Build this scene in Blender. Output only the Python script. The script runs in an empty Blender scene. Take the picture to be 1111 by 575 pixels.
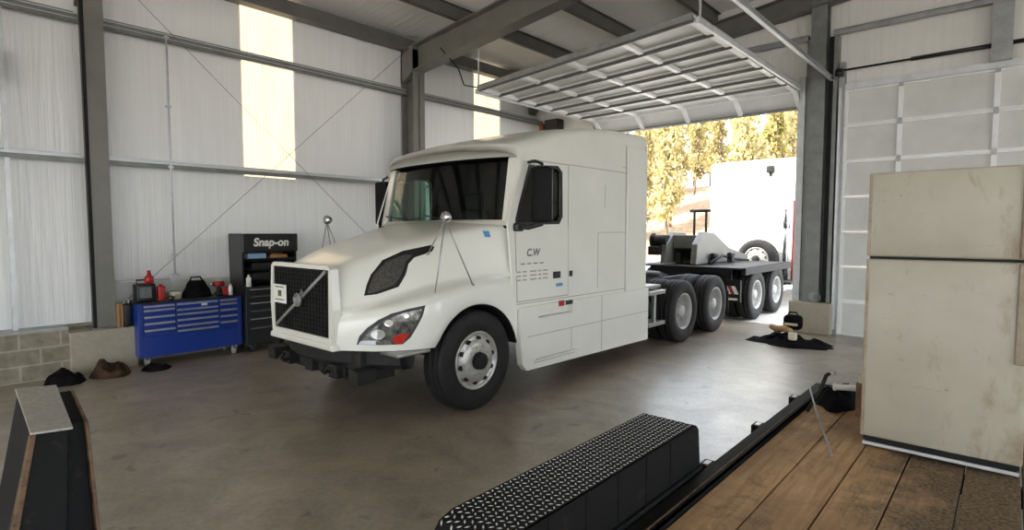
import bpy, bmesh, math, random
from mathutils import Vector, Matrix, noise
from mathutils.bvhtree import BVHTree
from mathutils.geometry import tessellate_polygon
random.seed(7)
S = bpy.context.scene
COL = S.collection
R = math.radians
PI = math.pi

# ------------------------------------------------------------------ camera
PITCH, YAW, CAMZ = R(3.5179), R(41.699), 1.85
cam = bpy.data.cameras.new('camera'); camo = bpy.data.objects.new('camera', cam); COL.objects.link(camo)
fw = Vector((-math.sin(YAW), math.cos(YAW), 0)); upv = Vector((0, 0, 1))
f = fw*math.cos(PITCH) - upv*math.sin(PITCH); rt = Vector((math.cos(YAW), math.sin(YAW), 0)); u = rt.cross(f)
camo.matrix_world = Matrix(((rt.x, u.x, -f.x, 0), (rt.y, u.y, -f.y, 0), (rt.z, u.z, -f.z, CAMZ), (0, 0, 0, 1)))
cam.sensor_fit = 'HORIZONTAL'; cam.sensor_width = 36.0; cam.lens = 610.0/1111*36.0
cam.clip_start = 0.05; cam.clip_end = 400
S.camera = camo

# ------------------------------------------------------------------ materials
def lin(c):
    c = [x/255.0 for x in c]
    return tuple(x/12.92 if x <= .04045 else ((x+.055)/1.055)**2.4 for x in c) + (1,)
class NT:
    def __init__(s, m): s.t = m.node_tree; s.n = s.t.nodes; s.l = s.t.links
    def new(s, ty, **k):
        nd = s.n.new(ty)
        for a, b in k.items(): setattr(nd, a, b)
        return nd
    def link(s, a, b): s.l.new(a, b)
def base_mat(name):
    m = bpy.data.materials.new(name); m.use_nodes = True
    b = m.node_tree.nodes['Principled BSDF']
    return m, b, NT(m)
def coords(t, scale=(1, 1, 1), rot=(0, 0, 0), kind='Object'):
    tc = t.new('ShaderNodeTexCoord'); mp = t.new('ShaderNodeMapping')
    mp.inputs['Scale'].default_value = scale; mp.inputs['Rotation'].default_value = rot
    t.link(tc.outputs[kind], mp.inputs['Vector']); return mp.outputs['Vector']
def noise_n(t, vec, scale, detail=4, rough=.55, dist=0):
    n = t.new('ShaderNodeTexNoise'); n.inputs['Scale'].default_value = scale; n.inputs['Detail'].default_value = detail
    n.inputs['Roughness'].default_value = rough; n.inputs['Distortion'].default_value = dist
    t.link(vec, n.inputs['Vector']); return n.outputs['Fac']
def ramp(t, fac, stops):
    r = t.new('ShaderNodeValToRGB'); e = r.color_ramp.elements
    while len(e) < len(stops): e.new(.5)
    for el, (p, c) in zip(e, stops):
        el.position = p; el.color = c if len(c) == 4 else tuple(c)+(1,)
    t.link(fac, r.inputs['Fac']); return r.outputs['Color']
def mixc(t, fac, a, b, mode='MIX'):
    m = t.new('ShaderNodeMix', data_type='RGBA', blend_type=mode)
    for sock, v in ((m.inputs[0], fac), (m.inputs[6], a), (m.inputs[7], b)):
        if hasattr(v, 'links'): t.link(v, sock)
        else: sock.default_value = v
    return m.outputs[2]
def bump(t, b, h, strength=.3, dist=.01):
    n = t.new('ShaderNodeBump'); n.inputs['Strength'].default_value = strength; n.inputs['Distance'].default_value = dist
    t.link(h, n.inputs['Height']); t.link(n.outputs['Normal'], b.inputs['Normal'])
W1, B1 = (1, 1, 1, 1), (0, 0, 0, 1)
def simple(name, col, rough=.5, metal=0, var=.12, scale=6, spec=.5, coat=0, bmp=0):
    """paint / plastic / metal with a little procedural wear"""
    m, b, t = base_mat(name)
    c = lin(col); v = coords(t)
    n = noise_n(t, v, scale, 5, .6)
    d = tuple(x*(1-var*1.6) for x in c[:3]) + (1,); l = tuple(min(1, x*(1+var*.7)) for x in c[:3]) + (1,)
    t.link(ramp(t, n, [(.3, d), (.68, l)]), b.inputs['Base Color'])
    b.inputs['Roughness'].default_value = rough; b.inputs['Metallic'].default_value = metal
    b.inputs['Specular IOR Level'].default_value = spec
    if coat: b.inputs['Coat Weight'].default_value = coat; b.inputs['Coat Roughness'].default_value = .08
    if bmp: bump(t, b, noise_n(t, v, scale*8, 3), bmp)
    return m
def worn(name, col, wear, rough=.55, metal=0, scale=5, lo=.56, hi=.66, spec=.4, bmp=.1):
    """a painted surface with patches worn / rusted to another colour"""
    m, b, t = base_mat(name); v = coords(t)
    n = noise_n(t, v, scale, 8, .65); n2 = noise_n(t, v, scale*9, 4, .6)
    k = mixc(t, .35, n, n2)
    fac = ramp(t, k, [(lo, B1), (hi, W1)])
    c0 = lin(col); base = ramp(t, n2, [(.3, tuple(x*.8 for x in c0[:3])+(1,)), (.7, c0)])
    t.link(mixc(t, fac, base, lin(wear)), b.inputs['Base Color'])
    b.inputs['Roughness'].default_value = rough; b.inputs['Metallic'].default_value = metal; b.inputs['Specular IOR Level'].default_value = spec
    bump(t, b, n2, bmp)
    return m
M = {}
M['steel_paint'] = simple('grey_painted_steel', (104, 103, 97), .5, .1, .1, 3)
M['column'] = simple('column_paint', (120, 118, 110), .5, .1, .12, 2)
M['galv'] = simple('galvanised_steel', (158, 160, 158), .42, .45, .15, 5)
M['girt'] = simple('girt_steel', (124, 126, 122), .45, .35, .15, 5)
M['galv_light'] = simple('bright_galvanised', (205, 207, 208), .4, .3, .1, 6)
M['door_white'] = simple('door_white_paint', (208, 208, 202), .45, 0, .06, 2)
M['rib'] = simple('door_rib_paint', (236, 237, 235), .4, 0, .05, 3)
M['truck_white'] = simple('truck_white_paint', (226, 225, 214), .28, 0, .035, 1.5, .5, .5)
M['white_dull'] = simple('dull_white', (214, 213, 206), .5, 0, .08, 4)
M['black_plastic'] = simple('black_plastic', (22, 22, 23), .45, 0, .2, 10)
M['black_dull'] = simple('dull_black', (26, 25, 24), .7, 0, .3, 8, .3)
M['dark_interior'] = simple('dark_cab_interior', (24, 25, 27), .8, 0, .2, 6, .2)
M['chassis'] = worn('chassis_black', (30, 29, 28), (62, 52, 44), .7, 0, 5)
M['rubber'] = simple('tyre_rubber', (36, 35, 34), .75, 0, .25, 12, .3, 0, .15)
M['rim'] = worn('aluminium_rim', (196, 194, 188), (120, 112, 100), .35, .55, 14, .52, .68)
M['rim_steel'] = worn('painted_steel_rim', (176, 176, 172), (110, 100, 88), .5, .2, 10, .52, .7)
M['chrome'] = simple('chrome', (200, 200, 202), .15, .95, .1, 6)
M['aluminium'] = simple('brushed_aluminium', (165, 165, 162), .35, .7, .12, 8)
M['lens'] = simple('headlight_reflector', (120, 118, 112), .15, .6, .5, 22)
M['lens_bright'] = simple('headlight_bowl', (220, 220, 215), .1, .5, .1, 20)
M['red_lens'] = simple('red_lens', (176, 44, 30), .2, 0, .1, 20)
M['red'] = simple('red_plastic', (170, 38, 34), .4, 0, .15, 12)
M['blue'] = simple('blue_enamel', (20, 54, 138), .3, 0, .06, 3, .5, .3)
M['alu_trim'] = simple('drawer_trim', (176, 180, 192), .3, .6, .15, 8)
M['drawer_dark'] = simple('black_enamel', (27, 28, 30), .35, 0, .2, 6, .5, .2)
M['light_blue'] = simple('pale_blue_plastic', (150, 178, 212), .4, 0, .1, 12)
M['sticker'] = simple('white_sticker', (232, 232, 226), .6, 0, .04, 12)
M['sticker_blue'] = simple('blue_sticker', (84, 146, 196), .5, 0, .08, 30)
M['ink'] = simple('grey_print', (104, 104, 108), .6, 0, .2, 30)
M['ink_faint'] = simple('faint_print', (172, 160, 152), .6, 0, .1, 30)
M['seam'] = simple('panel_gap', (172, 170, 158), .7, 0, .1, 8)
M['cardboard'] = simple('cardboard', (172, 128, 82), .85, 0, .12, 5)
M['cloth_black'] = simple('black_cloth', (20, 19, 20), .95, 0, .4, 9, .1, 0, .4)
M['cloth_brown'] = simple('dirty_brown_cloth', (70, 54, 40), .95, 0, .5, 9, .1, 0, .4)
M['tan'] = simple('tan_leather', (170, 136, 92), .8, 0, .2, 12)
M['concrete_pier'] = worn('pier_concrete', (172, 164, 146), (134, 120, 98), .85, 0, 3, .52, .75)
M['pale_block'] = simple('pale_foam', (206, 196, 174), .8, 0, .1, 8)
M['brown_wood'] = simple('brown_wood', (116, 90, 66), .8, 0, .3, 8)
M['rust'] = worn('rusty_edge', (112, 88, 66), (58, 44, 36), .8, .1, 18, .45, .6)
M['black_steel'] = worn('worn_black_steel', (15, 15, 15), (58, 48, 38), .7, 0, 7, .56, .74, .22)
M['ramp_top'] = worn('worn_grey_steel', (166, 163, 154), (184, 172, 152), .45, .3, 9, .5, .7)
M['stain_trim'] = worn('stained_trim', (162, 150, 130), (126, 104, 84), .5, 0, 4, .45, .62)
M['vent_mesh'] = simple('vent_mesh', (72, 68, 62), .6, .2, .5, 60)
M['mirror_black'] = simple('mirror_shell_black', (13, 13, 14), .6, 0, .2, 8, .2)
M['bark'] = simple('bark', (120, 104, 86), .9, 0, .3, 4, .2, 0, .4)
M['orange_brown'] = simple('orange_brown_paint', (150, 92, 60), .6, 0, .2, 8)

def mk_vinyl(name, col, axis):
    m, b, t = base_mat(name)
    sc = {'x': (1, 9, .35), 'y': (9, 1, .35), 'roof': (.35, 7, 1)}[axis]
    v = coords(t, sc); n = noise_n(t, v, 1.6, 4, .55, .3)
    v2 = coords(t, (1, 1, 1)); n2 = noise_n(t, v2, .7, 4, .6)
    c = lin(col)
    cc = mixc(t, ramp(t, n2, [(.3, B1), (.7, W1)]), tuple(x*.93 for x in c[:3])+(1,), c)
    t.link(mixc(t, ramp(t, n, [(.38, B1), (.62, W1)]), tuple(x*.93 for x in c[:3])+(1,), cc), b.inputs['Base Color'])
    b.inputs['Roughness'].default_value = .42; b.inputs['Specular IOR Level'].default_value = .4
    bump(t, b, n, .6, .025); return m
M['vinyl'] = mk_vinyl('white_vinyl_insulation', (244, 244, 241), 'x')
M['vinyl_end'] = mk_vinyl('white_vinyl_insulation_end', (234, 232, 225), 'y')
M['vinyl_roof'] = mk_vinyl('white_vinyl_roof', (246, 245, 242), 'roof')

def mk_translucent():
    m = bpy.data.materials.new('fibreglass_daylight_panel'); m.use_nodes = True; t = NT(m); t.n.clear()
    out = t.new('ShaderNodeOutputMaterial'); mx = t.new('ShaderNodeMixShader'); tr = t.new('ShaderNodeBsdfTranslucent'); df = t.new('ShaderNodeBsdfDiffuse')
    v = coords(t, (1, 6, .5)); n = noise_n(t, v, 1.5, 3)
    c = ramp(t, n, [(.35, lin((150, 136, 114))), (.65, lin((158, 145, 122)))])
    t.link(c, tr.inputs['Color']); t.link(c, df.inputs['Color']); mx.inputs[0].default_value = .45
    t.link(tr.outputs[0], mx.inputs[1]); t.link(df.outputs[0], mx.inputs[2]); t.link(mx.outputs[0], out.inputs['Surface']); return m
M['translucent'] = mk_translucent()

def mk_glass(name, tint, refl=1.0):
    m = bpy.data.materials.new(name); m.use_nodes = True; t = NT(m); t.n.clear()
    out = t.new('ShaderNodeOutputMaterial'); mx = t.new('ShaderNodeMixShader'); tr = t.new('ShaderNodeBsdfTransparent'); gl = t.new('ShaderNodeBsdfGlossy')
    fr = t.new('ShaderNodeFresnel'); fr.inputs['IOR'].default_value = 1.42
    v = coords(t); n = noise_n(t, v, 3, 3)
    t.link(ramp(t, n, [(.3, tuple(x*.92 for x in tint[:3])+(1,)), (.7, tint)]), tr.inputs['Color'])
    gl.inputs['Roughness'].default_value = .03
    t.link(fr.outputs[0], mx.inputs[0]); t.link(tr.outputs[0], mx.inputs[1]); t.link(gl.outputs[0], mx.inputs[2]); t.link(mx.outputs[0], out.inputs['Surface']); return m
M['glass'] = mk_glass('tinted_glass', (.72, .87, .80, 1))
M['glass_dark'] = mk_glass('dark_glass', (.35, .4, .4, 1))

def mk_floor():
    m, b, t = base_mat('stained_concrete')
    v = coords(t); big = noise_n(t, v, .35, 5, .6, .6); mid = noise_n(t, v, 2.2, 6, .65, .5); fine = noise_n(t, v, 26, 5, .7)
    c = ramp(t, big, [(.32, lin((122, 110, 92))), (.68, lin((152, 140, 120)))])
    c = mixc(t, .55, c, ramp(t, mid, [(.32, lin((98, 87, 70))), (.5, lin((142, 130, 110))), (.7, lin((180, 167, 146)))]))
    c = mixc(t, .25, c, ramp(t, fine, [(.3, lin((104, 96, 86))), (.7, lin((186, 178, 166)))]))
    spots = ramp(t, noise_n(t, v, 3.1, 3, .5, 1.2), [(.655, B1), (.71, W1)])
    c = mixc(t, mixc(t, .6, B1, spots), c, lin((84, 76, 66)))
    t.link(c, b.inputs['Base Color'])
    r = ramp(t, mid, [(.3, (.38, .38, .38)), (.7, (.31, .31, .31))]); t.link(r, b.inputs['Roughness'])
    b.inputs['Specular IOR Level'].default_value = 1.0
    bump(t, b, mixc(t, .3, mid, fine), .12, .006); return m
M['floor'] = mk_floor()

def mk_block():
    m, b, t = base_mat('concrete_block_wall')
    tc = t.new('ShaderNodeTexCoord'); sp = t.new('ShaderNodeSeparateXYZ'); cb = t.new('ShaderNodeCombineXYZ')
    t.link(tc.outputs['Object'], sp.inputs[0]); t.link(sp.outputs['Y'], cb.inputs['X']); t.link(sp.outputs['Z'], cb.inputs['Y'])
    br = t.new('ShaderNodeTexBrick'); t.link(cb.outputs[0], br.inputs['Vector'])
    br.inputs['Scale'].default_value = 1; br.inputs['Brick Width'].default_value = .4; br.inputs['Row Height'].default_value = .2; br.inputs['Mortar Size'].default_value = .012
    br.inputs['Color1'].default_value = lin((136, 130, 112)); br.inputs['Color2'].default_value = lin((120, 113, 96)); br.inputs['Mortar'].default_value = lin((172, 164, 146))
    n = noise_n(t, coords(t), 9, 5)
    t.link(mixc(t, .35, br.outputs['Color'], ramp(t, n, [(.3, lin((92, 84, 70))), (.7, lin((178, 170, 152)))])), b.inputs['Base Color'])
    b.inputs['Roughness'].default_value = .9; bump(t, b, br.outputs['Fac'], -.4, .01); return m
M['block'] = mk_block()

def mk_plank():
    m, b, t = base_mat('weathered_deck_board')
    oi = t.new('ShaderNodeObjectInfo'); tc = t.new('ShaderNodeTexCoord'); ad = t.new('ShaderNodeVectorMath', operation='ADD'); ml = t.new('ShaderNodeVectorMath', operation='SCALE')
    cb = t.new('ShaderNodeCombineXYZ'); t.link(oi.outputs['Random'], cb.inputs['X']); t.link(oi.outputs['Random'], cb.inputs['Y'])
    t.link(cb.outputs[0], ml.inputs[0]); ml.inputs['Scale'].default_value = 37
    t.link(tc.outputs['Object'], ad.inputs[0]); t.link(ml.outputs[0], ad.inputs[1])
    mp = t.new('ShaderNodeMapping'); mp.inputs['Scale'].default_value = (14, .8, 8); t.link(ad.outputs[0], mp.inputs['Vector'])
    grain = noise_n(t, mp.outputs[0], 2.6, 9, .72, .5)
    blotch = noise_n(t, ad.outputs[0], 2.1, 6, .62, .3); dirt = noise_n(t, tc.outputs['Object'], 3.4, 9, .72, .5); grit = noise_n(t, tc.outputs['Object'], 60, 3)
    c = ramp(t, grain, [(.28, lin((146, 114, 82))), (.5, lin((190, 152, 112))), (.74, lin((212, 178, 138)))])
    c = mixc(t, ramp(t, blotch, [(.42, B1), (.66, (.6, .6, .6))]), c, lin((146, 118, 90)))
    # ground-in dirt: a patch of its own, more on the boards near the fridge
    sx = t.new('ShaderNodeSeparateXYZ'); t.link(tc.outputs['Object'], sx.inputs[0])
    mr = t.new('ShaderNodeMapRange'); mr.inputs['From Min'].default_value = -.62; mr.inputs['From Max'].default_value = -.15; mr.inputs['To Min'].default_value = -.03; mr.inputs['To Max'].default_value = .27
    t.link(sx.outputs['X'], mr.inputs['Value'])
    am = t.new('ShaderNodeMath', operation='ADD'); t.link(dirt, am.inputs[0]); t.link(mr.outputs[0], am.inputs[1])
    c = mixc(t, ramp(t, am.outputs[0], [(.47, B1), (.68, (.88, .88, .88))]), c, ramp(t, grit, [(.35, lin((52, 46, 37))), (.7, lin((138, 122, 98)))]))
    t.link(c, b.inputs['Base Color']); b.inputs['Roughness'].default_value = .8; b.inputs['Specular IOR Level'].default_value = .25
    bump(t, b, grain, .35, .006); return m
M['plank'] = mk_plank()

def mk_fridge():
    m, b, t = base_mat('stained_fridge_enamel')
    tc = t.new('ShaderNodeTexCoord'); v = tc.outputs['Object']
    sx = t.new('ShaderNodeSeparateXYZ'); t.link(v, sx.inputs[0])
    base = ramp(t, noise_n(t, v, 2.2, 5), [(.3, lin((156, 151, 134))), (.7, lin((174, 169, 152)))])
    mr = t.new('ShaderNodeMapRange'); mr.inputs['From Min'].default_value = .1; mr.inputs['From Max'].default_value = .42; mr.inputs['To Min'].default_value = -.02; mr.inputs['To Max'].default_value = .21
    t.link(sx.outputs['X'], mr.inputs['Value'])
    n = noise_n(t, coords(t, (2.5, 1, 1)), 3.4, 9, .7, .4)
    am = t.new('ShaderNodeMath', operation='ADD'); t.link(n, am.inputs[0]); t.link(mr.outputs[0], am.inputs[1])
    c = mixc(t, ramp(t, am.outputs[0], [(.57, B1), (.78, (.8, .8, .8))]), base, lin((128, 104, 78)))
    sc = noise_n(t, coords(t, (3, 3, 16)), 2.3, 6, .7)
    c = mixc(t, ramp(t, sc, [(.645, B1), (.72, (.6, .6, .6))]), c, lin((130, 116, 96)))
    sp = noise_n(t, v, 24, 3, .6); c = mixc(t, ramp(t, sp, [(.72, B1), (.76, (.8, .8, .8))]), c, lin((128, 106, 82)))
    t.link(c, b.inputs['Base Color']); b.inputs['Roughness'].default_value = .42
    return m
M['fridge'] = mk_fridge()

def mk_ground(name, c0, c1, c2, scale):
    m, b, t = base_mat(name); v = coords(t)
    n = noise_n(t, v, scale, 8, .7); n2 = noise_n(t, v, .25, 4)
    c = ramp(t, n, [(.3, lin(c0)), (.5, lin(c1)), (.7, lin(c2))]); c = mixc(t, .3, c, ramp(t, n2, [(.35, lin(c0)), (.65, lin(c2))]))
    t.link(c, b.inputs['Base Color']); b.inputs['Roughness'].default_value = .95; b.inputs['Specular IOR Level'].default_value = .1
    bump(t, b, n, .6, .05); return m
M['gravel'] = mk_ground('pale_gravel', (168, 162, 156), (190, 184, 176), (208, 202, 196), 6)
M['litter'] = mk_ground('leaf_litter', (112, 92, 72), (146, 124, 100), (176, 156, 132), 3.5)
def mk_leaf(name, a, b_, c_):
    m = bpy.data.materials.new(name); m.use_nodes = True; t = NT(m); t.n.clear()
    out = t.new('ShaderNodeOutputMaterial'); mx = t.new('ShaderNodeMixShader'); tr = t.new('ShaderNodeBsdfTranslucent'); df = t.new('ShaderNodeBsdfDiffuse')
    n = noise_n(t, coords(t), 2.8, 3, .6); c = ramp(t, n, [(.35, lin(a)), (.5, lin(b_)), (.65, lin(c_))])
    t.link(c, tr.inputs['Color']); t.link(c, df.inputs['Color']); mx.inputs[0].default_value = .7
    t.link(tr.outputs[0], mx.inputs[1]); t.link(df.outputs[0], mx.inputs[2]); t.link(mx.outputs[0], out.inputs['Surface']); return m
M['leaf_yellow'] = mk_leaf('yellow_leaves', (150, 144, 84), (184, 174, 116), (176, 156, 118))
M['leaf_brown'] = mk_leaf('dry_brown_leaves', (150, 138, 92), (178, 164, 112), (196, 178, 146))
M['leaf_green'] = mk_leaf('green_leaves', (104, 110, 66), (138, 138, 84), (162, 156, 106))

# ------------------------------------------------------------------ mesh builder
class MB:
    def __init__(s): s.bm = bmesh.new(); s.smooth = []
    def _fin(s, faces, mi, smooth):
        for fc in faces: fc.material_index = mi; fc.smooth = smooth
    def box(s, x0, x1, y0, y1, z0, z1, mi=0, bev=0, mat=None, seg=2):
        x0, x1 = sorted((x0, x1)); y0, y1 = sorted((y0, y1)); z0, z1 = sorted((z0, z1))
        P = [(x, y, z) for x in (x0, x1) for y in (y0, y1) for z in (z0, z1)]
        return s.hexa(P, mi, bev, mat, seg)
    def hexa(s, P, mi=0, bev=0, mat=None, seg=2):
        """8 points, order (x0y0z0,x0y0z1,x0y1z0,x0y1z1,x1y0z0,...)"""
        b2 = bmesh.new(); V = [b2.verts.new(mat @ Vector(p) if mat else p) for p in P]
        for q in ((0, 1, 3, 2), (4, 6, 7, 5), (0, 4, 5, 1), (2, 3, 7, 6), (0, 2, 6, 4), (1, 5, 7, 3)): b2.faces.new([V[i] for i in q])
        bmesh.ops.recalc_face_normals(b2, faces=b2.faces)
        if bev: bmesh.ops.bevel(b2, geom=list(b2.edges), offset=bev, segments=seg, profile=.5, affect='EDGES')
        s.merge(b2, mi, bool(bev) and seg > 2)
        return s
    def merge(s, b2, mi=None, smooth=None):
        mp = {}
        for v in b2.verts: mp[v] = s.bm.verts.new(v.co)
        for fc in b2.faces:
            try: nf = s.bm.faces.new([mp[v] for v in fc.verts])
            except ValueError: continue
            nf.material_index = fc.material_index if mi is None else mi
            nf.smooth = fc.smooth if smooth is None else smooth
        b2.free()
    def tube(s, pts, r, mi=0, n=10, caps=True, rs=None):
        pts = [Vector(p) for p in pts]; rings = []
        up = None
        for i, p in enumerate(pts):
            d = (pts[min(i+1, len(pts)-1)] - pts[max(i-1, 0)]).normalized()
            if up is None:
                a = Vector((0, 0, 1)) if abs(d.z) < .9 else Vector((1, 0, 0)); up = d.cross(a).normalized()
            up = (up - d*up.dot(d)).normalized(); w = d.cross(up)
            rr = rs[i] if rs else r
            rings.append([s.bm.verts.new(p + (up*math.cos(2*PI*k/n) + w*math.sin(2*PI*k/n))*rr) for k in range(n)])
        fs = []
        for a, b in zip(rings, rings[1:]):
            for k in range(n): fs.append(s.bm.faces.new((a[k], a[(k+1) % n], b[(k+1) % n], b[k])))
        s._fin(fs, mi, True)
        if caps: s._fin([s.bm.faces.new(rings[0][::-1]), s.bm.faces.new(rings[-1])], mi, False)
        return s
    def cyl(s, a, b, r, mi=0, n=20): return s.tube([a, b], r, mi, n)
    def lathe(s, prof, c, axis='x', mi=0, n=40, smooth=True, mis=None):
        """prof: list of (along, radius) ; axis from centre c"""
        c = Vector(c); A = {'x': Vector((1, 0, 0)), 'y': Vector((0, 1, 0)), 'z': Vector((0, 0, 1))}[axis]
        U = {'x': Vector((0, 1, 0)), 'y': Vector((0, 0, 1)), 'z': Vector((1, 0, 0))}[axis]; Vv = A.cross(U)
        rings = []
        for (t, r) in prof:
            if r < 1e-5: rings.append([s.bm.verts.new(c + A*t)])
            else: rings.append([s.bm.verts.new(c + A*t + (U*math.cos(2*PI*k/n) + Vv*math.sin(2*PI*k/n))*r) for k in range(n)])
        for i, (a, b) in enumerate(zip(rings, rings[1:])):
            m_ = mis[i] if mis else mi
            for k in range(n):
                k2 = (k+1) % n
                q = [a[0], b[k2], b[k]] if len(a) == 1 else ([a[k], a[k2], b[0]] if len(b) == 1 else [a[k], a[k2], b[k2], b[k]])
                if len(a) == 1 and len(b) == 1: continue
                fc = s.bm.faces.new(q); fc.material_index = m_; fc.smooth = smooth
        return s
    def torus(s, c, R_, r, axis='z', mi=0, n=32, k=10, mat=None):
        prof = [(math.sin(2*PI*i/k)*r, R_ + math.cos(2*PI*i/k)*r) for i in range(k+1)]
        return s.lathe(prof, c, axis, mi, n)
    def prism(s, poly, axis, a, b, mi=0, bev=0, holes=(), mi_in=None):
        """poly: list of 2-D points in the other two axes; extruded a..b along axis. mi_in: material of the face at a"""
        def to3(p, t): return {'x': (t, p[0], p[1]), 'y': (p[0], t, p[1]), 'z': (p[0], p[1], t)}[axis]
        loops = [list(poly)] + [list(h) for h in holes]
        b2 = bmesh.new(); flat = []; ring = []
        A, Bv = [], []
        for lp in loops:
            ra = [b2.verts.new(to3(p, a)) for p in lp]; rb = [b2.verts.new(to3(p, b)) for p in lp]
            A += ra; Bv += rb
            for i in range(len(lp)):
                j = (i+1) % len(lp); b2.faces.new((ra[i], ra[j], rb[j], rb[i]))
        for fc in b2.faces: fc.material_index = mi
        if holes: tris = tessellate_polygon([[Vector((p[0], p[1], 0)) for p in lp] for lp in loops])
        else: tris = [tuple(range(len(poly)))]
        for tr in tris:
            try:
                fa = b2.faces.new([A[i] for i in tr]); fb = b2.faces.new([Bv[i] for i in tr])
                fa.material_index = mi if mi_in is None else mi_in; fb.material_index = mi
            except ValueError: pass
        bmesh.ops.recalc_face_normals(b2, faces=b2.faces)
        if bev and not holes: bmesh.ops.bevel(b2, geom=list(b2.edges), offset=bev, segments=2, profile=.5, affect='EDGES')
        s.merge(b2, None, False); return s
    def grid(s, P, mi=0, smooth=True, flip=False):
        V = [[s.bm.verts.new(p) for p in row] for row in P]
        for a, b in zip(V, V[1:]):
            for k in range(len(a)-1):
                q = (a[k], a[k+1], b[k+1], b[k]); fc = s.bm.faces.new(q[::-1] if flip else q); fc.material_index = mi; fc.smooth = smooth
        return V
    def build(s, name, mats, parent=None, loc=None, auto=True):
        bm = s.bm
        bmesh.ops.remove_doubles(bm, verts=bm.verts, dist=1e-5)
        o_ = Vector((0, 0, 0)); p = parent
        while p: o_ += p.location; p = p.parent
        if parent is None:
            if loc is None:
                xs = [v.co for v in bm.verts]
                mn = [min(v[i] for v in xs) for i in range(3)]; mx = [max(v[i] for v in xs) for i in range(3)]
                loc = ((mn[0]+mx[0])/2, (mn[1]+mx[1])/2, mn[2])
            o_ = Vector(loc)
        bmesh.ops.translate(bm, verts=bm.verts, vec=-o_)
        me = bpy.data.meshes.new(name); bm.to_mesh(me); bm.free()
        for m in (mats if isinstance(mats, (list, tuple)) else [mats]): me.materials.append(M[m] if isinstance(m, str) else m)
        o = bpy.data.objects.new(name, me); COL.objects.link(o)
        if parent: o.parent = parent
        else: o.location = o_
        return o
def tag(o, label, cat, group=None, kind=None):
    o['label'] = label; o['category'] = cat
    if group: o['group'] = group
    if kind: o['kind'] = kind
    return o
def thing(name, label, cat, loc=(0, 0, 0), group=None, kind=None):
    o = bpy.data.objects.new(name, None); COL.objects.link(o); o.location = loc; o.empty_display_size = .2
    return tag(o, label, cat, group, kind)
def copy_tree(o, parent=None):
    c = o.copy(); COL.objects.link(c); c.parent = parent
    if parent is not None: c.matrix_parent_inverse = o.matrix_parent_inverse
    for ch in list(o.children): copy_tree(ch, c)
    return c
def struct(mb, name, mats, label, cat, group=None, parent=None):
    o = mb.build(name, mats, parent); tag(o, label, cat, group, 'structure'); return o
def interp(tab, y):
    if y <= tab[0][0]: return tab[0][1]
    for (a, va), (b, vb) in zip(tab, tab[1:]):
        if y <= b:
            t = (y-a)/(b-a); return va + (vb-va)*t
    return tab[-1][1]
def smooth_tab(tab, it=2, step=.04):
    y0, y1 = tab[0][0], tab[-1][0]; n = int((y1-y0)/step)+1
    ys = [y0+(y1-y0)*i/n for i in range(n+1)]; v = [interp(tab, y) for y in ys]
    for _ in range(it): v = [v[0]] + [(v[i-1]+2*v[i]+v[i+1])/4 for i in range(1, n)] + [v[-1]]
    return list(zip(ys, v))
def text_mesh(txt, size, extrude=.002, shear=0.0, bold=0.0):
    c = bpy.data.curves.new('lettering', 'FONT'); c.body = txt; c.size = size; c.extrude = extrude; c.shear = shear; c.align_x = 'CENTER'; c.align_y = 'CENTER'; c.offset = bold
    o = bpy.data.objects.new('lettering', c); COL.objects.link(o)
    dg = bpy.context.evaluated_depsgraph_get(); me = bpy.data.meshes.new_from_object(o.evaluated_get(dg))
    b2 = bmesh.new(); b2.from_mesh(me); bpy.data.objects.remove(o); bpy.data.curves.remove(c); bpy.data.meshes.remove(me); return b2
def conform(mb, poly, project, mi=0, off=.006, cell=.06, thick=.02):
    """lay a 2-D outline on a curved surface. project(a, b) -> (point, normal) or None"""
    b2 = bmesh.new(); b2.faces.new([b2.verts.new((p[0], p[1], 0)) for p in poly])
    for ax in (0, 1):
        lo, hi = min(p[ax] for p in poly), max(p[ax] for p in poly); x = lo+cell
        while x < hi - 1e-4:
            co = [0, 0, 0]; co[ax] = x; no = [0, 0, 0]; no[ax] = 1
            bmesh.ops.bisect_plane(b2, geom=b2.verts[:]+b2.edges[:]+b2.faces[:], plane_co=co, plane_no=no); x += cell
    N = {}
    for v in b2.verts:
        r = project(v.co.x, v.co.y)
        if r is None: continue
        v.co = r[0] + r[1]*off; N[v] = r[1]
    top = list(b2.faces)
    ret = bmesh.ops.extrude_face_region(b2, geom=top)
    for g in ret['geom']:
        if isinstance(g, bmesh.types.BMVert): pass
    nv = [g for g in ret['geom'] if isinstance(g, bmesh.types.BMVert)]
    mean = Vector((0, 0, 0))
    for n in N.values(): mean += n
    mean.normalize()
    for v in nv: v.co -= mean*thick
    bmesh.ops.recalc_face_normals(b2, faces=b2.faces)
    mb.merge(b2, mi, False); return mb

# ================================================================== THE BUILDING
XL, XLI, YD = -9.25, -9.04, 11.31           # liner, inner flange line, door-wall plane
XR, YB = 9.2, -12.0
def roof_z(x): return 5.70 + .10*(x+9.04) if x < 0 else 5.70 + .10*(9.04 - x)
mb = MB(); mb.box(XL-.25, XR+.2, YB, YD+.3, -.2, 0); struct(mb, 'floor', 'floor', 'stained grey concrete shop floor under the white truck', 'floor')
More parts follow.
